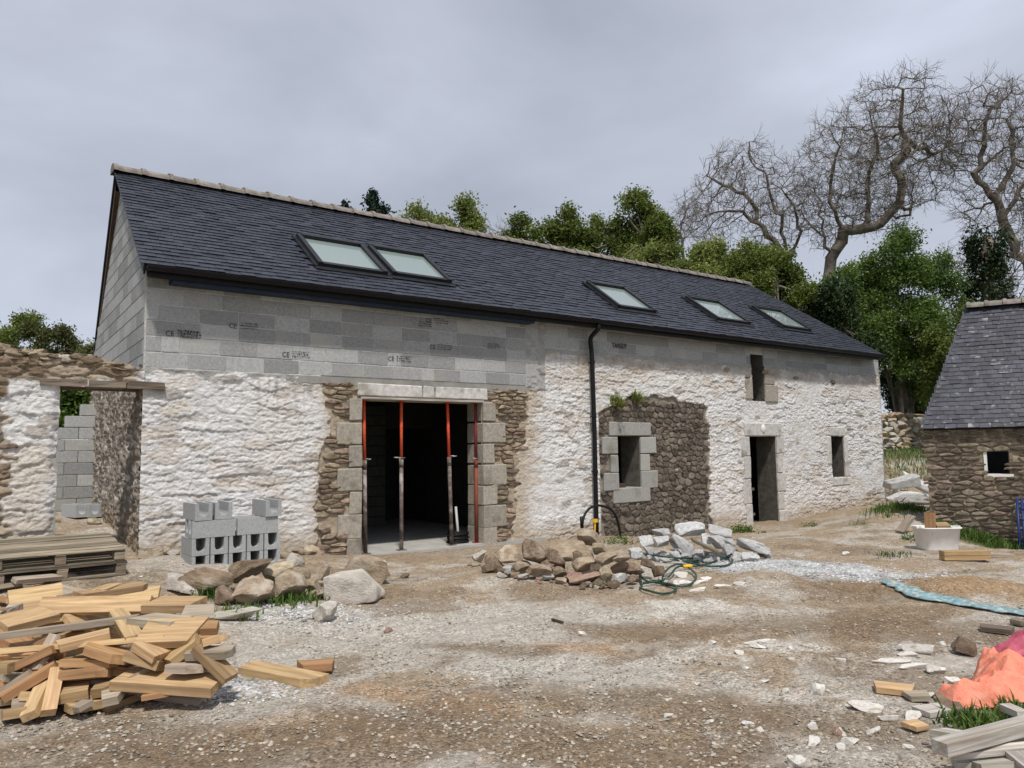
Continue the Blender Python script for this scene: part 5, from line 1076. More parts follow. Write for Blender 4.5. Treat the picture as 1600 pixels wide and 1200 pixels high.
OFF = ((20, 470, 300, 425, .30, .05, 0), (180, 478, 670, 470, .13, .045, 0), (665, 470, 895, 470, .22, .055, 0), (350, 432, 650, 385, .17, .05, 0), (0, 562, 235, 505, .2, .05, 0), (0, 612, 622, 528, .05, .04, 2), (0, 680, 738, 620, .06, .035, 0), (155, 765, 250, 600, .09, .035, 2),
       (525, 505, 600, 625, .11, .05, 0), (635, 600, 905, 590, .25, .05, 0), (370, 650, 575, 715, .16, .06, 1), (575, 700, 725, 745, .13, .06, 0), (730, 740, 890, 620, .13, .05, 0), (530, 800, 975, 832, .2, .06, 0), (440, 880, 575, 850, .22, .05, 2), (250, 795, 490, 772, .13, .06, 1), (240, 880, 410, 850, .15, .06, 0),
       (0, 890, 250, 740, .11, .05, 1), (130, 970, 195, 830, .09, .05, 0), (215, 958, 255, 762, .08, .05, 0), (0, 965, 120, 945, .12, .055, 0), (0, 862, 150, 762, .1, .04, 2), (885, 660, 1030, 800, .12, .045, 0), (838, 690, 1040, 682, .09, .05, 2), (770, 745, 920, 752, .2, .05, 2), (815, 520, 970, 510, .2, .05, 2),
       (620, 535, 812, 552, .22, .05, 2), (905, 642, 1012, 612, .12, .05, 0), (0, 745, 90, 740, .24, .06, 0), (85, 745, 250, 668, .1, .05, 1), (270, 730, 515, 732, .08, .045, 1), (240, 662, 500, 600, .12, .05, 0), (440, 420, 520, 390, .14, .06, 0), (905, 575, 980, 572, .1, .05, 1), (640, 640, 735, 700, .2, .05, 0), (420, 855, 500, 845, .08, .06, 0), (330, 940, 395, 905, .12, .03, 2), (640, 880, 760, 860, .1, .03, 1), (205, 400, 330, 430, .2, .04, 2), (0, 500, 60, 500, .2, .05, 2))
def off_label(Lg, wd, k, x, y, z):
    a = 'very short' if Lg < .3 else 'short' if Lg < .45 else 'medium-length' if Lg < .65 else 'long'; b = 'thin' if wd < .07 else 'narrow' if wd < .105 else 'broad' if wd > .16 else 'sawn'
    zone = 'on top of' if z > .36 else 'at the foot of' if z < .10 else 'inside'; sd = ' towards the gravel' if x > 620 else ' towards the pallets' if y < 520 else ' by its middle' if x > 280 else ''
    return f'{a} {b} {desc[k]} offcut {zone} the timber pile{sd}'
desc = {0: 'yellow pine', 1: 'reddish pine', 2: 'greyed'}
for i, q in enumerate(OFF):
    m = ('offcut', 'offcut_red', 'offcut_grey')[q[6]]; sz = 'long thin' if q[4] < .07 else 'broad' if q[4] > .18 else 'sawn'
    za, zb = zy(q[1]), zy(q[3]); lb = f'{sz} {desc[q[6]]} offcut in the timber pile'
    if i == 1: lb = 'long pine plank on edge across the top of the timber pile'
    if i == 13: lb = 'broad stepped pine board along the front of the timber pile'
    if i == 22: lb = 'short pine board leaning down the gravel end of the timber pile'
    Lq = math.dist(hp(q[0], q[1], za), hp(q[2], q[3], zb))
    if i not in (1, 13, 22): lb = off_label(Lq, q[4], q[6], (q[0]+q[2])/2, (q[1]+q[3])/2, za)
    board('timber_offcut', hp(q[0], q[1], za+.02), hp(q[2], q[3], zb+.02), q[4], q[5], m, lb, 'offcut', OG, random.gauss(0, .25) if i != 1 else .9)
for i in range(125):
    t = random.random(); x = random.uniform(-380, 900*(.55+.45*t)); y = random.uniform(430, 930-max(0, x-450)*.22); zt = zy(y)*random.uniform(.15, .8); p = Vector(hp(x, y, zt)); a = random.uniform(-.9, .6) if random.random() < .75 else random.uniform(0, 6.28); Lg = random.uniform(.25, .75)
    d = Vector((math.cos(a), math.sin(a), random.gauss(0, .18)))*Lg/2; k = random.choice((0, 0, 0, 1, 2, 2)); wd = random.uniform(.06, .2); z0 = gz1(p.x, p.y)+.03; p.z = max(p.z, z0)
    A, B = p-d, p+d; A.z = max(A.z, gz1(A.x, A.y)+.02); B.z = max(B.z, gz1(B.x, B.y)+.02)
    board('timber_offcut', A, B, wd, random.uniform(.03, .06), ('offcut', 'offcut_red', 'offcut_grey')[k], off_label(Lg, wd, k, x, y, float(p.z)), 'offcut', OG, random.gauss(0, .35))
board('timber_offcut', hp(1090, 750, .03), hp(1425, 815, .03), .19, .06, 'offcut', 'long angle-ended pine board lying on gravel beside the timber pile', 'offcut', None, 0, (.5, .9))
board('timber_offcut', hp(1320, 748, .03), hp(1490, 738, .03), .15, .05, 'offcut_red', 'short notched pine board behind the long angle-ended one', 'offcut', None, 0, (.8, .1))
board('timber_offcut', hp(1395, 800, .02), hp(1435, 798, .02), .06, .04, 'offcut', 'tiny pine wedge beside the long angle-ended board', 'offcut')
board('plank', atG(*zA(925, 300))+np.array([0, 0, .33]), atG(*zA(1190, 252))+np.array([0, 0, .30]), .16, .025, 'old_wood', 'weathered bowed plank lying over the stones before the channel blocks', 'plank', None, .5, (0, 0))
p = atZ(*z7(1110, 255), .34); q = atZ(*z7(1240, 318), .16); board('plank', p, q, .12, .03, 'old_wood', 'weathered wood strip in the concrete debris heap', 'plank', None, .2, (0, 0))
for (x0, y0, x1, y1, wd, lb) in ((365, 770, 465, 768, .04, 'thin stick lying on the open gravel'), (440, 645, 490, 660, .025, 'dark twig lying on the open gravel')):
    board('stick', atG(*z7(x0, y0))+[0, 0, .012], atG(*z7(x1, y1))+[0, 0, .012], wd, .018, 'offcut_grey' if wd > .03 else 'brown_board', lb, 'stick', None, 0, (0, 0))
# pallets
def pallet(loc, R_, label):
    root = empty('pallet', loc, label, 'pallet', 'stacked pallets'); M0 = TRS(loc, R_)
    def bb(name, c, d): me = bm_box(name, d, .003, .004); add(name, me, 'pallet_wood', root, M0 @ TRS(c, rot(random.gauss(0, .004), 0, random.gauss(0, .006))))
    for k in range(9): bb('deck_board', (random.uniform(-.012, .012), -.46+k*.115, .133+random.uniform(-.003, .004)), (1.2, .088 if k % 2 else .08, .02))
    for k in range(3): bb('bearer', (-.55+k*.55, 0, .112), (.1, 1.0, .02)); bb('bottom_board', (0, -.45+k*.45, .010), (1.2, .1, .02))
    for i in range(3):
        for k in range(3): bb('spacer_block', (-.55+i*.55, -.45+k*.45, .061), (.1, .1, .08))
pc = atY(195, 858, 9.15); tl = rot(.10, 0, 0) @ rot(0, 0, .03)
for k in range(3): pallet((pc[0]-.61+.015*k, 9.15+.5+.01*k, pc[2]+.02-.145*(k+1)+.045), rot(.10, 0, .03+.012*k), ('weathered pallet topping the stack before the ruined doorway', 'weathered pallet in the middle of the stack before the ruined doorway', 'lowest weathered pallet of the stack, half behind the offcuts')[k])
# channel blocks
def u_mesh():
    w2, h2, l2 = .1, .2, .25; prof = [(-w2, 0), (w2, 0), (w2, h2), (w2-.042, h2), (w2-.046, .10)]+[(.054*math.cos(t)*1., .10-.055*math.sin(t)) for t in np.linspace(.2, math.pi-.2, 7)]+[(-w2+.046, .10), (-w2+.042, h2), (-w2, h2)]
    n = len(prof); v = [(x, -l2, z) for x, z in prof]+[(x, l2, z) for x, z in prof]; f = [(i, (i+1) % n, n+(i+1) % n, n+i) for i in range(n)]; f = [tuple(reversed(q)) for q in f]
    # end faces as strips so that the channel stays open
    half = n//2; m = [(0, 1, n-1)];
    L_ = list(range(n)); out = []
    fr = [(0, 1, 4, 12), (1, 2, 3, 4), (12, 13, 14, 0)]
    fr = [(1, 2, 3, 4), (0, n-3, n-2, n-1)]; arc = list(range(4, n-2)); k = len(arc)
    for i in range(k-1): fr.append((arc[i+1], arc[i], 1 if i < k//2 else 0)) if i != k//2 else fr.append((arc[i+1], arc[i], 1, 0))
    f += [tuple(q) for q in fr]+[tuple(reversed([a+n for a in q])) for q in fr]; me = mk('channel_block', v, f); me.materials.append(MATS['u_block']); return me
UM = u_mesh(); UG = 'stacked concrete channel blocks'
sx0 = float(atY(300, 845, 9.55)[0]); zb0 = .175; Rz = rot(0, 0, -.02)
def ub(x, y, z, rz, label, flip=0): add('channel_block', UM, None, None, TRS((x, y, z), rot(0, math.pi if flip else 0, rz)), None, label, 'block', UG)
for k in range(5):
    ub(sx0+.10+.215*k, 9.80, zb0-.01, 0, 'concrete channel block in the lowest row of the stack, half buried in rubble')
    ub(sx0+.10+.215*k, 9.80, zb0+.195, 0, 'concrete channel block in the row showing dark open channels')
for k in range(2):
    for j in range(2): ub(sx0+.25+.53*k+.02*j, 9.655+.205*j, zb0+.40, math.pi/2+.01*(j-k), 'concrete channel block lying lengthwise on the row of open channels')
ub(sx0+.12, 9.80, zb0+.605, .03, 'concrete channel block standing open side up at the corner of the stack'); ub(sx0+.37, 9.82, zb0+.605, -.02, 'concrete channel block open side up, second on top of the stack'); ub(sx0+.96, 9.78, zb0+.605, .02, 'lone concrete channel block open side up on the far top of the stack')
for (px, py, lb) in ((118, 772, 'loose concrete block on the rubble floor of the passage'), (138, 775, 'second loose concrete block on the passage rubble by the gable')):
    p = atY(px, py, 14.2); add('loose_block', UM, None, None, TRS((p[0], 14.2, gz1(p[0], 14.2)+.0), rot(0, 0, .3)), None, lb, 'block')
for i in range(26):
    y = random.uniform(10.9, 14.9); x = random.uniform(1.12, gx(y)-.15) if y < 11.2 else random.uniform(.6, gx(y)-.15); s = random.uniform(.08, .26)
    add('passage_stone', boulder_mesh(random.choice(['boulder', 'boulder_pale', 'boulder_dark']), i % 12), None, None, TRS((x, y, gz1(x, y)+s*.15), rot(0, 0, random.random()*6), (s*1.3, s, s*.6)), None, 'rubble stone strewn on the floor of the passage', 'stone', 'rubble in the passage')
for i in range(16):
    x = random.uniform(2.05, 4.9); s = random.uniform(.08, .22); y = random.uniform(10.15, 10.42)
    add('small_stone', boulder_mesh(random.choice(['boulder', 'boulder_pale']), i % 12), None, None, TRS((x, y, gz1(x, y)+s*.2), rot(0, 0, random.random()*6), (s*1.3, s, s*.7)), None, 'loose stone along the foot of the white wall', 'stone', 'stones at the wall foot')
# ------------------------------------------------------------------ hoses and pipes
def smooth(pts, k=6):
    P = [np.array(p, float) for p in pts]; out = []
    for i in range(len(P)-1):
        p0, p1, p2, p3 = P[max(i-1, 0)], P[i], P[i+1], P[min(i+2, len(P)-1)]
        for t in np.linspace(0, 1, k+1)[:-1]: out.append(.5*((2*p1)+(-p0+p2)*t+(2*p0-5*p1+4*p2-p3)*t*t+(-p0+3*p1-3*p2+p3)*t**3))
    return out+[P[-1]]
hz = [(880, 325), (940, 352), (1010, 365), (1090, 362), (1170, 335), (1190, 325), (1150, 350), (1080, 380), (1180, 388), (1270, 378), (1306, 362), (1290, 345), (1240, 352), (1130, 385), (1040, 400), (985, 425), (970, 460), (1000, 475), (1070, 478), (1120, 460), (1130, 430), (1090, 405), (1040, 410), (1000, 440), (940, 455), (880, 450), (855, 425), (870, 470), (862, 490), (900, 508), (970, 512), (1025, 506), (1035, 488), (990, 470), (930, 462), (880, 472)]
hpnt = []
for i, q in enumerate(hz): p = atG(*z7(*q), .03); hpnt.append((p[0], p[1], gz1(p[0], p[1])+.022+.012*(i % 3)+(.05 if 330 < q[1] < 440 and q[0] < 1120 else 0)))
gh = empty('garden_hose', hpnt[20], 'dark green garden hose lying in loops between stone heap and concrete debris', 'hose')
b = MB(); b.tube(smooth(hpnt), .0125, 7); add('hose', b.mesh('hose', True), 'hose_green', gh)
p = hpnt[21]; b = MB(); b.tube([(p[0]-.05, p[1]+.02, p[2]+.01), (p[0]+.05, p[1]-.03, p[2]+.01)], .024, 8); add('connector', b.mesh('connector', True), 'yellow_plastic', gh)
wp = empty('water_pipe', (9.6, 10.15, -.05), 'black water pipe arching up beside the downpipe with a yellow tap', 'pipe')
b = MB(); ar = [(772, 290), (768, 240), (758, 180), (735, 125), (700, 100), (660, 92), (625, 102), (600, 128), (588, 160), (584, 195)]; b.tube(smooth([atY(*z7(*q), 10.1-.02*i) for i, q in enumerate(ar)]), .022, 8); add('pipe', b.mesh('pipe', True), 'black_plastic', wp)
b = MB(); p = atY(*z7(580, 145), 9.92); q = atY(*z7(583, 200), 9.92); b.tube([p, q], .03, 8); add('pipe_end', b.mesh('pipe_end', True), 'black_plastic', wp)
b = MB(); p = atY(*z7(645, 165), 10.28); b.box(p, (.09, .05, .06)); b.tube([p, p+np.array([.0, .02, -.5])], .018, 6); add('tap', b.mesh('tap'), 'yellow_plastic', wp)
# blue lay-flat strip
lf = [(612, 408), (650, 425), (690, 440), (740, 465), (800, 480), (900, 495), (1000, 515), (1100, 533), (1200, 548), (1330, 562)]; cl = smooth([atG(*z9(*q)) for q in lf], 10); v = []; f = []; nw = 6
for i, c in enumerate(cl):
    a = cl[min(i+1, len(cl)-1)]-cl[max(i-1, 0)]; sd_ = np.array([-a[1], a[0], 0]); sd_ /= np.linalg.norm(sd_)+1e-9; wd = .095*(.75+.4*vn(i*.23, 1., 5))*min(1, .35+i/12)
    for k in range(nw):
        t = k/(nw-1)*2-1; p = c+sd_*wd*t; v.append((p[0], p[1], gz1(p[0], p[1])+.012+.03*float(vn(i*.4, k*.9, 9))*(1-abs(t)*.6)))
for i in range(len(cl)-1):
    for k in range(nw-1): a = i*nw+k; f.append((a, a+1, a+nw+1, a+nw))
lo = add('lay_flat_hose', mk('lay_flat_hose', v, f, True), 'layflat', None, None, None, 'flattened faded blue plastic hose stretched across the dirt towards the shed', 'hose'); so_ = lo.modifiers.new('thick', 'SOLIDIFY'); so_.thickness = .008
# ------------------------------------------------------------------ tub and boards before the shed
tc_ = atG(1470, 861); tub = empty('tub', (tc_[0], tc_[1], tc_[2]), 'white plastic mortar tub filled with timber scraps before the shed', 'tub')
va = view_axes(); yw = math.atan2(va[1], va[0]); MT = TRS((tc_[0]+.16, tc_[1]+.12, tc_[2]-.01), rot(0, 0, yw))
def ringed(prof, n=28):
    v = []; f = []
    for (a, b_, z, e_) in prof:
        for k in range(n):
            t = 2*math.pi*k/n; c, s = math.cos(t), math.sin(t); v.append((a*math.copysign(abs(c)**(2/e_), c), b_*math.copysign(abs(s)**(2/e_), s), z))
    for i in range(len(prof)-1):
        for k in range(n): f.append((i*n+k, i*n+(k+1) % n, (i+1)*n+(k+1) % n, (i+1)*n+k))
    f.append(tuple(range(n-1, -1, -1))); return v, f
v, f = ringed([(.24, .17, 0, 6), (.25, .18, .03, 6), (.285, .205, .325, 6), (.305, .225, .33, 6), (.305, .225, .35, 6), (.29, .21, .35, 6), (.265, .19, .20, 6), (.25, .17, .06, 6)]); f.append(tuple(7*28+k for k in range(28)))
add('tub_body', mk('tub_body', v, f, True), 'white_tub', tub, MT)
for s in (-1, 1):
    b = MB(); b.box((s*.315, 0, .345), (.03, .14, .03)); add('handle', b.mesh('handle'), 'white_tub', tub, MT)
def tubp(x, y, z): return MT @ Vector((x, y, z))
board('timber_scrap', tubp(-.09, .0, .16), tubp(-.07, .02, .56), .15, .06, 'offcut_red', 'upright reddish timber scrap standing in the white tub', 'offcut', None, .2, (0, 0))
board('timber_scrap', tubp(-.02, .02, .36), tubp(.18, -.02, .37), .17, .05, 'offcut', 'flat pine scrap lying in the white tub', 'offcut', None, .2, (.2, 0)); board('timber_scrap', tubp(.10, .05, .34), tubp(.26, .03, .30), .14, .04, 'offcut_grey', 'greyed scrap sunk at the side of the white tub', 'offcut', None, .3, (0, 0))
for z in (.04, .10): p0 = atG(1472, 876); board('plank', (p0[0], p0[1], p0[2]+z), Vector((p0[0], p0[1], p0[2]+z))+Vector(va)*.62, .13, .055, 'offcut', 'short pine plank lying in front of the white tub', 'plank', 'planks at the tub', 0, (0, 0))
p0 = atG(1525, 872); board('plank', p0+[0, 0, .04], p0+va*.5+[0, 0, .03], .12, .04, 'offcut_grey', 'greyed plank end in the grass beside the shed', 'plank', None, 0, (0, 0))
p0 = atG(1405, 834); board('plank', p0+[0, 0, .03], p0+va*.45+np.array([.2, .3, .28]), .14, .03, 'old_wood', 'weathered board sloping up beside the white tub', 'plank', None, .3, (.4, 0))
# blue scaffold frames leaning at the shed
for k in range(2):
    s = onshed(1588+k*7, 800)[0]; root = empty('scaffold_frame', swp(s, -.5, .25), ('blue steel scaffold frame leaning on the shed wall, the inner one', 'blue steel scaffold frame leaning on the shed wall, the outer one')[k], 'scaffold', 'blue scaffold frames')
    for j in range(2):
        b = MB(); b.tube([swp(s+j*.45, -.48, .42+.08*k), swp(s+j*.45+.02, .55, .09+.05*k)], .024, 9); add('upright', b.mesh('upright', True), 'blue_steel', root)
    for j in range(5):
        t = .1+.18*j; b = MB(); b.tube([swp(s, -.48+1.03*t, .42+.08*k-.33*t), swp(s+.45, -.48+1.03*t, .42+.08*k-.33*t)], .014, 7); add('rung', b.mesh('rung', True), 'blue_steel', root)
# slabs and stacked stone beyond the barn corner
SB = [rock('concrete_slab', 800+i, 9, 14., 3, .025, 'debris') for i in range(3)]
for i, (px, py, ww, hh, dd, t, Y, lb) in enumerate(((1418, 776, 1.0, .26, .5, .0, 9.55, 'flat grey concrete slab lying lowest at the barn corner'), (1408, 752, .80, .30, .5, .10, 9.75, 'broken grey concrete slab leaning on the barn corner'), (1434, 755, .95, .24, .5, -.50, 9.6, 'pale concrete slab tipped down towards the shed'))):
    p = atY(px, py, Y); add('concrete_slab', SB[i], None, None, TRS(p, rot(0, 0, yw) @ rot(.1, -t, 0), (ww, dd, hh)), None, lb, 'slab')
for i in range(14):
    p = atY(random.uniform(1388, 1450), random.uniform(764, 790), 9.7+random.uniform(-.3, .3)); s = random.uniform(.06, .18); add('concrete_chunk', CH[i % 8], None, None, TRS((p[0], p[1], max(gz1(p[0], p[1])+.04, p[2]-.05)), rot(0, 0, random.random()*6), (s*1.3, s, s*.8)), None, 'small concrete lump between the slabs at the barn corner', 'concrete', 'lumps at the slabs')
dsw = empty('stone_stack', atY(1415, 712, 12.3), 'dry stack of tan rubble stones on the grassy bank beyond the barn', 'stone stack')
for r in range(9):
    x = 1370+random.uniform(0, 8); y = 712-r*7.4
    while x < 1462:
        w_ = random.uniform(10, 22); p = atY(x+w_/2, y-3+random.uniform(-1.5, 1.5), 12.2+.05*r); s = axd(p)/FPX; add('stone', boulder_mesh('boulder' if random.random() < .8 else 'boulder_pale', random.randrange(12)), None, dsw, TRS(p, rot(0, 0, yw) @ rot(0, random.gauss(0, .2), 0), (w_*s*1.08, .34, random.uniform(8, 12.5)*s))); x += w_*.96
# ------------------------------------------------------------------ tarpaulins
def tarp(name, poly, zmax, mat, label, seed):
    P = np.array([atG(*z9(*q))[:2] for q in poly]); mn, mx_ = P.min(0), P.max(0); n = 120; xs = np.linspace(mn[0], mx_[0], n); ys = np.linspace(mn[1], mx_[1], n); X, Y = np.meshgrid(xs, ys)
    ins = np.zeros(X.shape, bool); dist = np.full(X.shape, 9.); k = len(P)
    for i in range(k):
        a, b_ = P[i], P[(i+1) % k]; c = ((a[1] > Y) != (b_[1] > Y)) & (X < (b_[0]-a[0])*(Y-a[1])/(b_[1]-a[1]+1e-12)+a[0]); ins ^= c
        d = b_-a; t = np.clip(((X-a[0])*d[0]+(Y-a[1])*d[1])/(d@d), 0, 1); dist = np.minimum(dist, np.hypot(X-a[0]-t*d[0], Y-a[1]-t*d[1]))
    fold = np.abs(fbm(X*3.2+seed, Y*2.0, seed, 3)-.5)*2; f2_ = np.abs(fbm(X*1.6-Y*3.5, Y*1.3+X, seed+3, 3)-.5)*2
    Z = gz(X, Y)+.012+sst(0, .28, dist)*zmax*(.35+1.1*fbm(X*2.2, Y*2.2, seed+5, 2))+sst(0, .05, dist)*(.045*(1-fold)**4+.05*(1-f2_)**6+.022*(1-np.abs(fbm(X*7+Y*4, Y*6-X*2, seed+9, 2)-.5)*2)**6)+(fbm(X*9, Y*9, seed+11, 2)-.5)*.015
    keep = ins[:-1, :-1] & ins[1:, 1:] & ins[:-1, 1:] & ins[1:, :-1]; I = np.arange(X.size).reshape(X.shape); F = np.stack([I[:-1, :-1], I[:-1, 1:], I[1:, 1:], I[1:, :-1]], -1)[keep]
    o = add(name, mkarr(name, np.stack([X, Y, Z], -1).reshape(-1, 3), F, True), mat, None, None, None, label, 'tarpaulin'); m = o.modifiers.new('thick', 'SOLIDIFY'); m.thickness = .006
tarp('tarpaulin', [(1005, 740), (1060, 700), (1100, 720), (1140, 790), (1210, 810), (1330, 840), (1330, 930), (1200, 930), (1060, 955), (960, 958), (880, 945), (826, 900), (830, 885), (940, 895), (960, 860), (985, 810)], .17, 'tarp_orange', 'crumpled orange tarpaulin heaped beside the white timbers', 5)
tarp('tarpaulin', [(1060, 690), (1120, 668), (1200, 655), (1330, 660), (1330, 760), (1200, 770), (1140, 750)], .16, 'tarp_pink', 'crumpled raspberry pink tarpaulin behind the orange one', 8)
put('boulder', 'boulder_dark', z9, 2.727, 940, 690, 105, 80, 722, 'brown broken roof tile heap beside the tarpaulins', 'stone', None, 3)
# white timbers bottom right, boards on the ground
WG = 'pale timbers beside the tarpaulin'
for q in ((840, 1115, 1330, 985, .085, .06, .16, 'thick white-weathered beam on top of the pale timbers'), (890, 1142, 1330, 1100, .05, .03, .10, 'narrow pale batten below the white beam'), (900, 1182, 1100, 1175, .07, .03, .04, 'short pale batten at the bottom of the timber stack'), (985, 1185, 1180, 1170, .16, .025, .06, 'broad pale board under the battens'), (1000, 1112, 1330, 1060, .07, .03, .07, 'pale batten half hidden under the white beam'), (1160, 1140, 1300, 1250, .08, .03, .10, 'pale board end sloping out of the timber stack'), (835, 1045, 940, 1062, .14, .03, .06, 'small pale board end poking out of the grass'), (1120, 940, 1200, 975, .06, .04, .08, 'pale batten end in front of the orange tarpaulin')):
    zz = q[6]; board('timber', atZ(*z9(q[0], q[1]), zz), atZ(*z9(q[2], q[3]), zz+.02), q[4], q[5], 'white_wood', q[7], 'timber', WG, random.gauss(0, .1), (0, .2))
for q in ((560, 872, 738, 892, .16, .035, 'offcut', 'yellow pine board end lying flat on pale rubble'), (698, 915, 802, 912, .12, .03, 'offcut_grey', 'greyed board end beside the yellow one'), (758, 985, 872, 968, .13, .03, 'white_wood', 'pale board scrap before the grass tuft'), (706, 1048, 775, 1035, .10, .025, 'offcut', 'small yellow board scrap before the grass tuft'), (860, 905, 905, 975, .11, .015, 'boulder_dark', 'dark slate offcut leaning on the orange tarpaulin'), (1010, 615, 1160, 632, .14, .04, 'old_wood', 'weathered plank behind the pink tarpaulin'), (1150, 585, 1210, 600, .10, .04, 'old_wood', 'second weathered plank end behind the pink tarpaulin')):
    board('board_scrap', atG(*z9(q[0], q[1]))+[0, 0, .03], atG(*z9(q[2], q[3]))+[0, 0, .03], q[4], q[5], q[6], q[7], 'board', None, 0, (.2, .3))
# pale flakes and lumps of concrete on the dirt
FG = 'pale rubble on the yard'
def flk(q, where): return ('large ' if q[2] > 75 else 'tiny ' if q[2] < 45 else '')+('flat pale concrete flake ' if q[3] < q[2]*.45 else 'pale concrete lump ')+where
FL = [rock('rubble_flake', 900+i, 6, 4., 9, .10, 'flake') for i in range(8)]
for i, q in enumerate(((320, 858, 58, 60), (235, 1168, 90, 62), (458, 1085, 84, 42), (410, 1042, 50, 40), (300, 1022, 44, 30), (300, 1085, 60, 40), (420, 740, 40, 24), (438, 284, 28, 22), (185, 868, 34, 28), (100, 658, 80, 24), (70, 680, 80, 22), (15, 1010, 42, 22), (420, 1110, 44, 34), (640, 740, 170, 30), (740, 690, 130, 52), (720, 765, 130, 28), (830, 780, 90, 36), (900, 830, 80, 40), (790, 890, 64, 28), (850, 665, 40, 22), (530, 940, 160, 46), (720, 980, 90, 44), (620, 985, 80, 30), (700, 715, 80, 24), (560, 1040, 70, 26), (710, 1110, 60, 26), (90, 830, 56, 18), (205, 686, 30, 14), (210, 735, 34, 14), (1110, 405, 0, 0))):
    if q[2]: put('rubble_flake', 'flake', z9, 2.727, *q, q[1]+q[3]*.5, ('largest pale lump of rubble before the scattered flakes' if i == 1 else flk(q, 'beside the tarpaulins and board ends' if q[0] > 550 else 'on the open dirt far from the heaps' if q[1] < 780 else 'in the pale rubble before the board ends')), 'rubble', FG, mesh=FL[i % 8], sink=.25)
put('boulder', 'boulder_pink', z9, 2.727, 410, 1042, 52, 40, 1062, 'red-brown brick stub among the pale rubble', 'brick', None, 5, n=4)
for q in ((585, 707, 44, 26), (1060, 422, 75, 30), (1080, 462, 120, 36), (1140, 495, 92, 20), (1255, 478, 84, 22), (1340, 465, 62, 18), (1160, 455, 70, 22), (1180, 440, 60, 18), (1420, 745, 140, 16), (1340, 798, 50, 26), (1210, 748, 40, 24), (1470, 745, 84, 26), (1370, 872, 36, 24), (1130, 950, 46, 26), (1000, 1100, 46, 26), (1200, 1130, 40, 22), (1375, 1140, 60, 26), (1435, 1165, 50, 30)): put('rubble_flake', 'flake', z7, 3.077, *q, q[1]+q[3]*.5, flk(q, 'beside the green hose loops' if q[1] < 500 else 'at the broken edge of the cream concrete patch' if 740 < q[1] < 830 and q[0] > 1150 else 'on the open gravelly yard'), 'rubble', FG, mesh=FL[q[0] % 8], sink=.25)
# ------------------------------------------------------------------ gravel
def pebbles(name, n, samp, smin, smax, mat, label, seed):
    rng = np.random.default_rng(seed); P = samp(rng, n); n = len(P); s = smin+(smax-smin)*rng.random(n)**3.5
    t = (1+5**.5)/2; base = np.array([(-1, t, 0), (1, t, 0), (-1, -t, 0), (1, -t, 0), (0, -1, t), (0, 1, t), (0, -1, -t), (0, 1, -t), (t, 0, -1), (t, 0, 1), (-t, 0, -1), (-t, 0, 1)])/1.9
    fc = np.array([(0, 11, 5), (0, 5, 1), (0, 1, 7), (0, 7, 10), (0, 10, 11), (1, 5, 9), (5, 11, 4), (11, 10, 2), (10, 7, 6), (7, 1, 8), (3, 9, 4), (3, 4, 2), (3, 2, 6), (3, 6, 8), (3, 8, 9), (4, 9, 5), (2, 4, 11), (6, 2, 10), (8, 6, 7), (9, 8, 1)])
    V = base[None]*(1+rng.uniform(-.3, .3, (n, 12, 1))); a = rng.random(n)*6.28; ca, sa_ = np.cos(a)[:, None], np.sin(a)[:, None]
    sc_ = np.stack([s*rng.uniform(.8, 1.5, n), s*rng.uniform(.7, 1.1, n), s*rng.uniform(.35, .7, n)], -1)[:, None]; V = V*sc_; V = np.stack([V[..., 0]*ca-V[..., 1]*sa_, V[..., 0]*sa_+V[..., 1]*ca, V[..., 2]], -1)
    Z = gz(P[:, 0], P[:, 1])+s*.15; V = V+np.stack([P[:, 0], P[:, 1], Z], -1)[:, None]
    F = (fc[None]+(np.arange(n)*12)[:, None, None]).reshape(-1, 3); add(name, mkarr(name, V.reshape(-1, 3), F), mat, None, None, 'stuff', label, 'gravel')
def samp_view(rng, n):
    px = rng.uniform(-20, 1620, n*2); py = 1200-(1200-830)*rng.random(n*2)**.85; out = []
    for a, b_ in zip(px, py):
        p = atZ(a, b_, 0)
        if p[1] < 10.2 and not (p[0] < 2.2 and 5.6 < p[1] < 8.2): out.append(p[:2])
    out = np.array(out); m = fbm(out[:, 0]*1.1, out[:, 1]*1.6, 91, 4)+rng.uniform(-.25, .25, len(out)); return out[m > .42][:n]
pebbles('gravel', 16000, samp_view, .003, .016, 'pebble', 'loose stones and gravel scattered over the yard', 1)
def samp_heap(rng, n):
    out = []
    for c in ((1210, 890, 1.25, .55), (1320, 905, .95, .42), (450, 960, 1.0, .5), (330, 1075, .5, .25)):
        q = atZ(c[0], c[1], 0); r = rng.normal(size=(n//4, 2))*.5*np.array([c[2], c[3]]); ca, sa_ = math.cos(-.93), math.sin(-.93); out.append(np.stack([q[0]+r[:, 0]*ca-r[:, 1]*sa_, q[1]+r[:, 0]*sa_+r[:, 1]*ca], -1))
    return np.concatenate(out)
pebbles('crushed_stone', 6500, samp_heap, .008, .020, 'grey_pebble', 'light grey crushed stone spread thinly before the small door', 2)
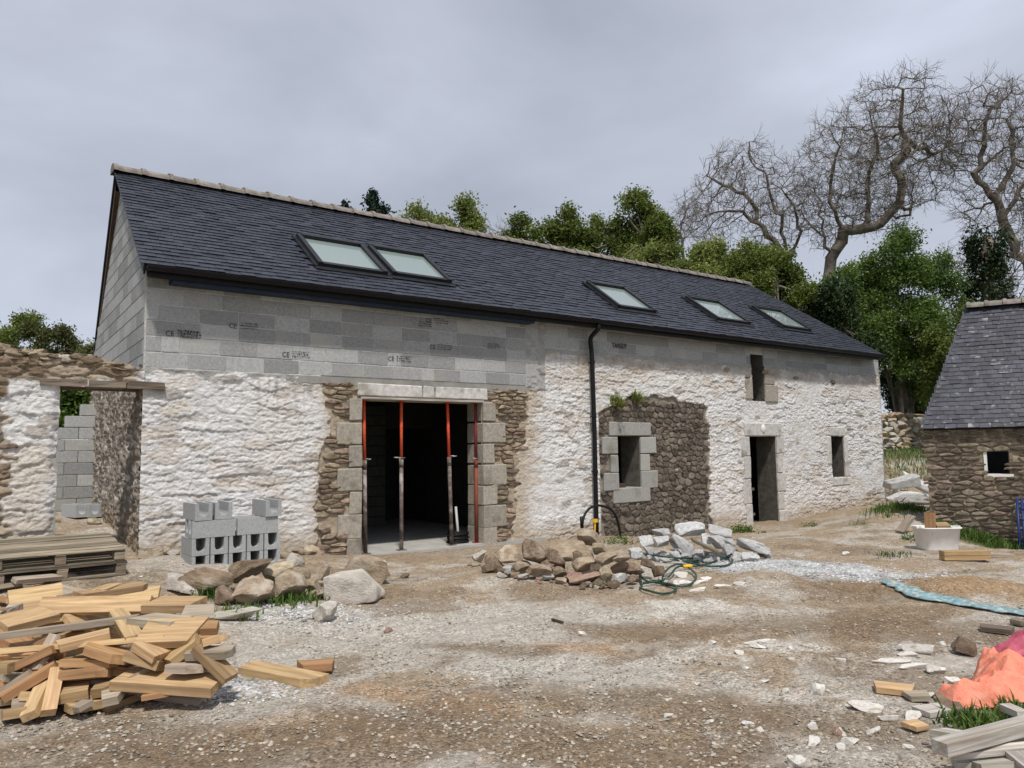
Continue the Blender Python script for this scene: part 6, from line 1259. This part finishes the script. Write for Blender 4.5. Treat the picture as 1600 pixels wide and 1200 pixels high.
# ------------------------------------------------------------------ grass and weeds
def blades(n, spread, h, rng, wd=.006, c=(0, 0)):
    P = rng.normal(size=(n, 2))*spread+np.array(c); a = rng.random(n)*6.28; hh = h*(.4+.8*rng.random(n)); bend = rng.uniform(.2, .9, n)*hh; d = np.stack([np.cos(a), np.sin(a)], -1); s = np.stack([-d[:, 1], d[:, 0]], -1)*wd*(.6+rng.random((n, 1)))
    Z = np.zeros(n)
    def pt(q, z): return np.concatenate([q, z[:, None]], 1)
    m = P+d*bend[:, None]*.3; e_ = P+d*bend[:, None]; V = np.stack([pt(P-s, Z), pt(P+s, Z), pt(m+s*.8, hh*.65), pt(m-s*.8, hh*.65), pt(e_, hh), pt(e_+s*.1, hh)], 1)
    F = np.concatenate([np.array([(0, 1, 2, 3)])+(np.arange(n)*6)[:, None], np.array([(3, 2, 5, 4)])+(np.arange(n)*6)[:, None]]); return V.reshape(-1, 3), F
def tuft(px, py, spread, h, n, label, seed, wd=.006, group='weed tufts'):
    rng = np.random.default_rng(seed); p = atG(px, py); V, F = blades(n, spread, h, rng, wd); W_ = V+p; W_[:, 2] = V[:, 2]+gz(W_[:, 0], W_[:, 1])-.01
    if wd > .009:
        C_ = np.stack([rng.normal(size=n//5)*spread, rng.normal(size=n//5)*spread, rng.random(n//5)*h*.8], -1); C_[:, 2] *= np.exp(-(C_[:, :2]**2).sum(1)/(2*spread**2)); W_ = np.concatenate([W_[:0], leaves(C_+p, 9, wd*1.5, rng, .035)[0]]); F = np.arange(len(W_)).reshape(-1, 4)
    add('grass_tuft', mkarr('grass_tuft', W_-p, F), 'grass', None, TRS(p), 'stuff', label, 'grass', group)
for i, q in enumerate(((1160, 832, .16, .22, 260, 'leafy weed clump beside the small door step', .02), (1268, 822, .10, .12, 120, 'small weed tuft at the foot of the white wall before the window', .012), (1345, 822, .12, .10, 110, 'low weed tuft between the white wall and the shed', .01), (966, 850, .14, .2, 220, 'weed clump at the foot of the dark stone patch', .014),
                           (325, 932, .10, .14, 200, 'grass tuft between grey slab and brown stones', .007), (452, 940, .16, .13, 330, 'grass patch below the squarish brown stone', .007), (430, 925, .10, .15, 150, 'long grass in the crevice between brown stones', .006), (372, 965, .08, .12, 120, 'grass tuft in front of the half buried pale stone', .006),
                           (1535, 1142, .09, .10, 520, 'long grass between tarpaulin and white timbers', .006), (1590, 1122, .07, .10, 300, 'long grass at the edge of the orange tarpaulin', .006), (242, 890, .08, .1, 90, 'tiny grass tuft beside the pallet stack', .006), (1395, 868, .15, .06, 120, 'thin low grass beside the white tub', .006), (1430, 845, .12, .22, 220, 'nettles behind the white tub', .014))):
    tuft(q[0], q[1], q[2], q[3], q[4], q[5], 100+i, q[6])
for i, (px, py) in enumerate(((993, 622), (962, 628))):
    rng = np.random.default_rng(60+i); p = atY(px, py, FY-.05); V, F = blades(70, .07, .2, rng, .016); add('wall_fern', mkarr('wall_fern', V, F), 'leaf_pale', None, TRS((p[0], FY-.06, p[2]-.06), rot(.5, 0, 0)), None, ('yellow-green plant rooted on top of the dark stone patch', 'smaller plant on the dark stone patch beside the downpipe')[i], 'plant')
rng = np.random.default_rng(77); PP = []
for k in range(5200):
    if k < 2600: s = rng.uniform(-.1, 2.2); p = swp(s, 0, abs(rng.normal())*.28+.05); PP.append(p[:2])
    elif k < 4400: PP.append((rng.uniform(20.5, 25), rng.uniform(10.4, 12.1)))
    else: PP.append((rng.normal(16.3, .5), rng.normal(8.1, .25)))
PP = np.array(PP); V, F = blades(len(PP), 0, .17, rng, .007); V = V.reshape(-1, 6, 3); V[..., 0] += PP[:, None, 0]; V[..., 1] += PP[:, None, 1]; V[..., 2] += gz(PP[:, 0], PP[:, 1])[:, None]-.01
add('rough_grass', mkarr('rough_grass', V.reshape(-1, 3), F), 'grass', None, None, 'stuff', 'rough grass along the shed foot and the bank behind', 'grass')
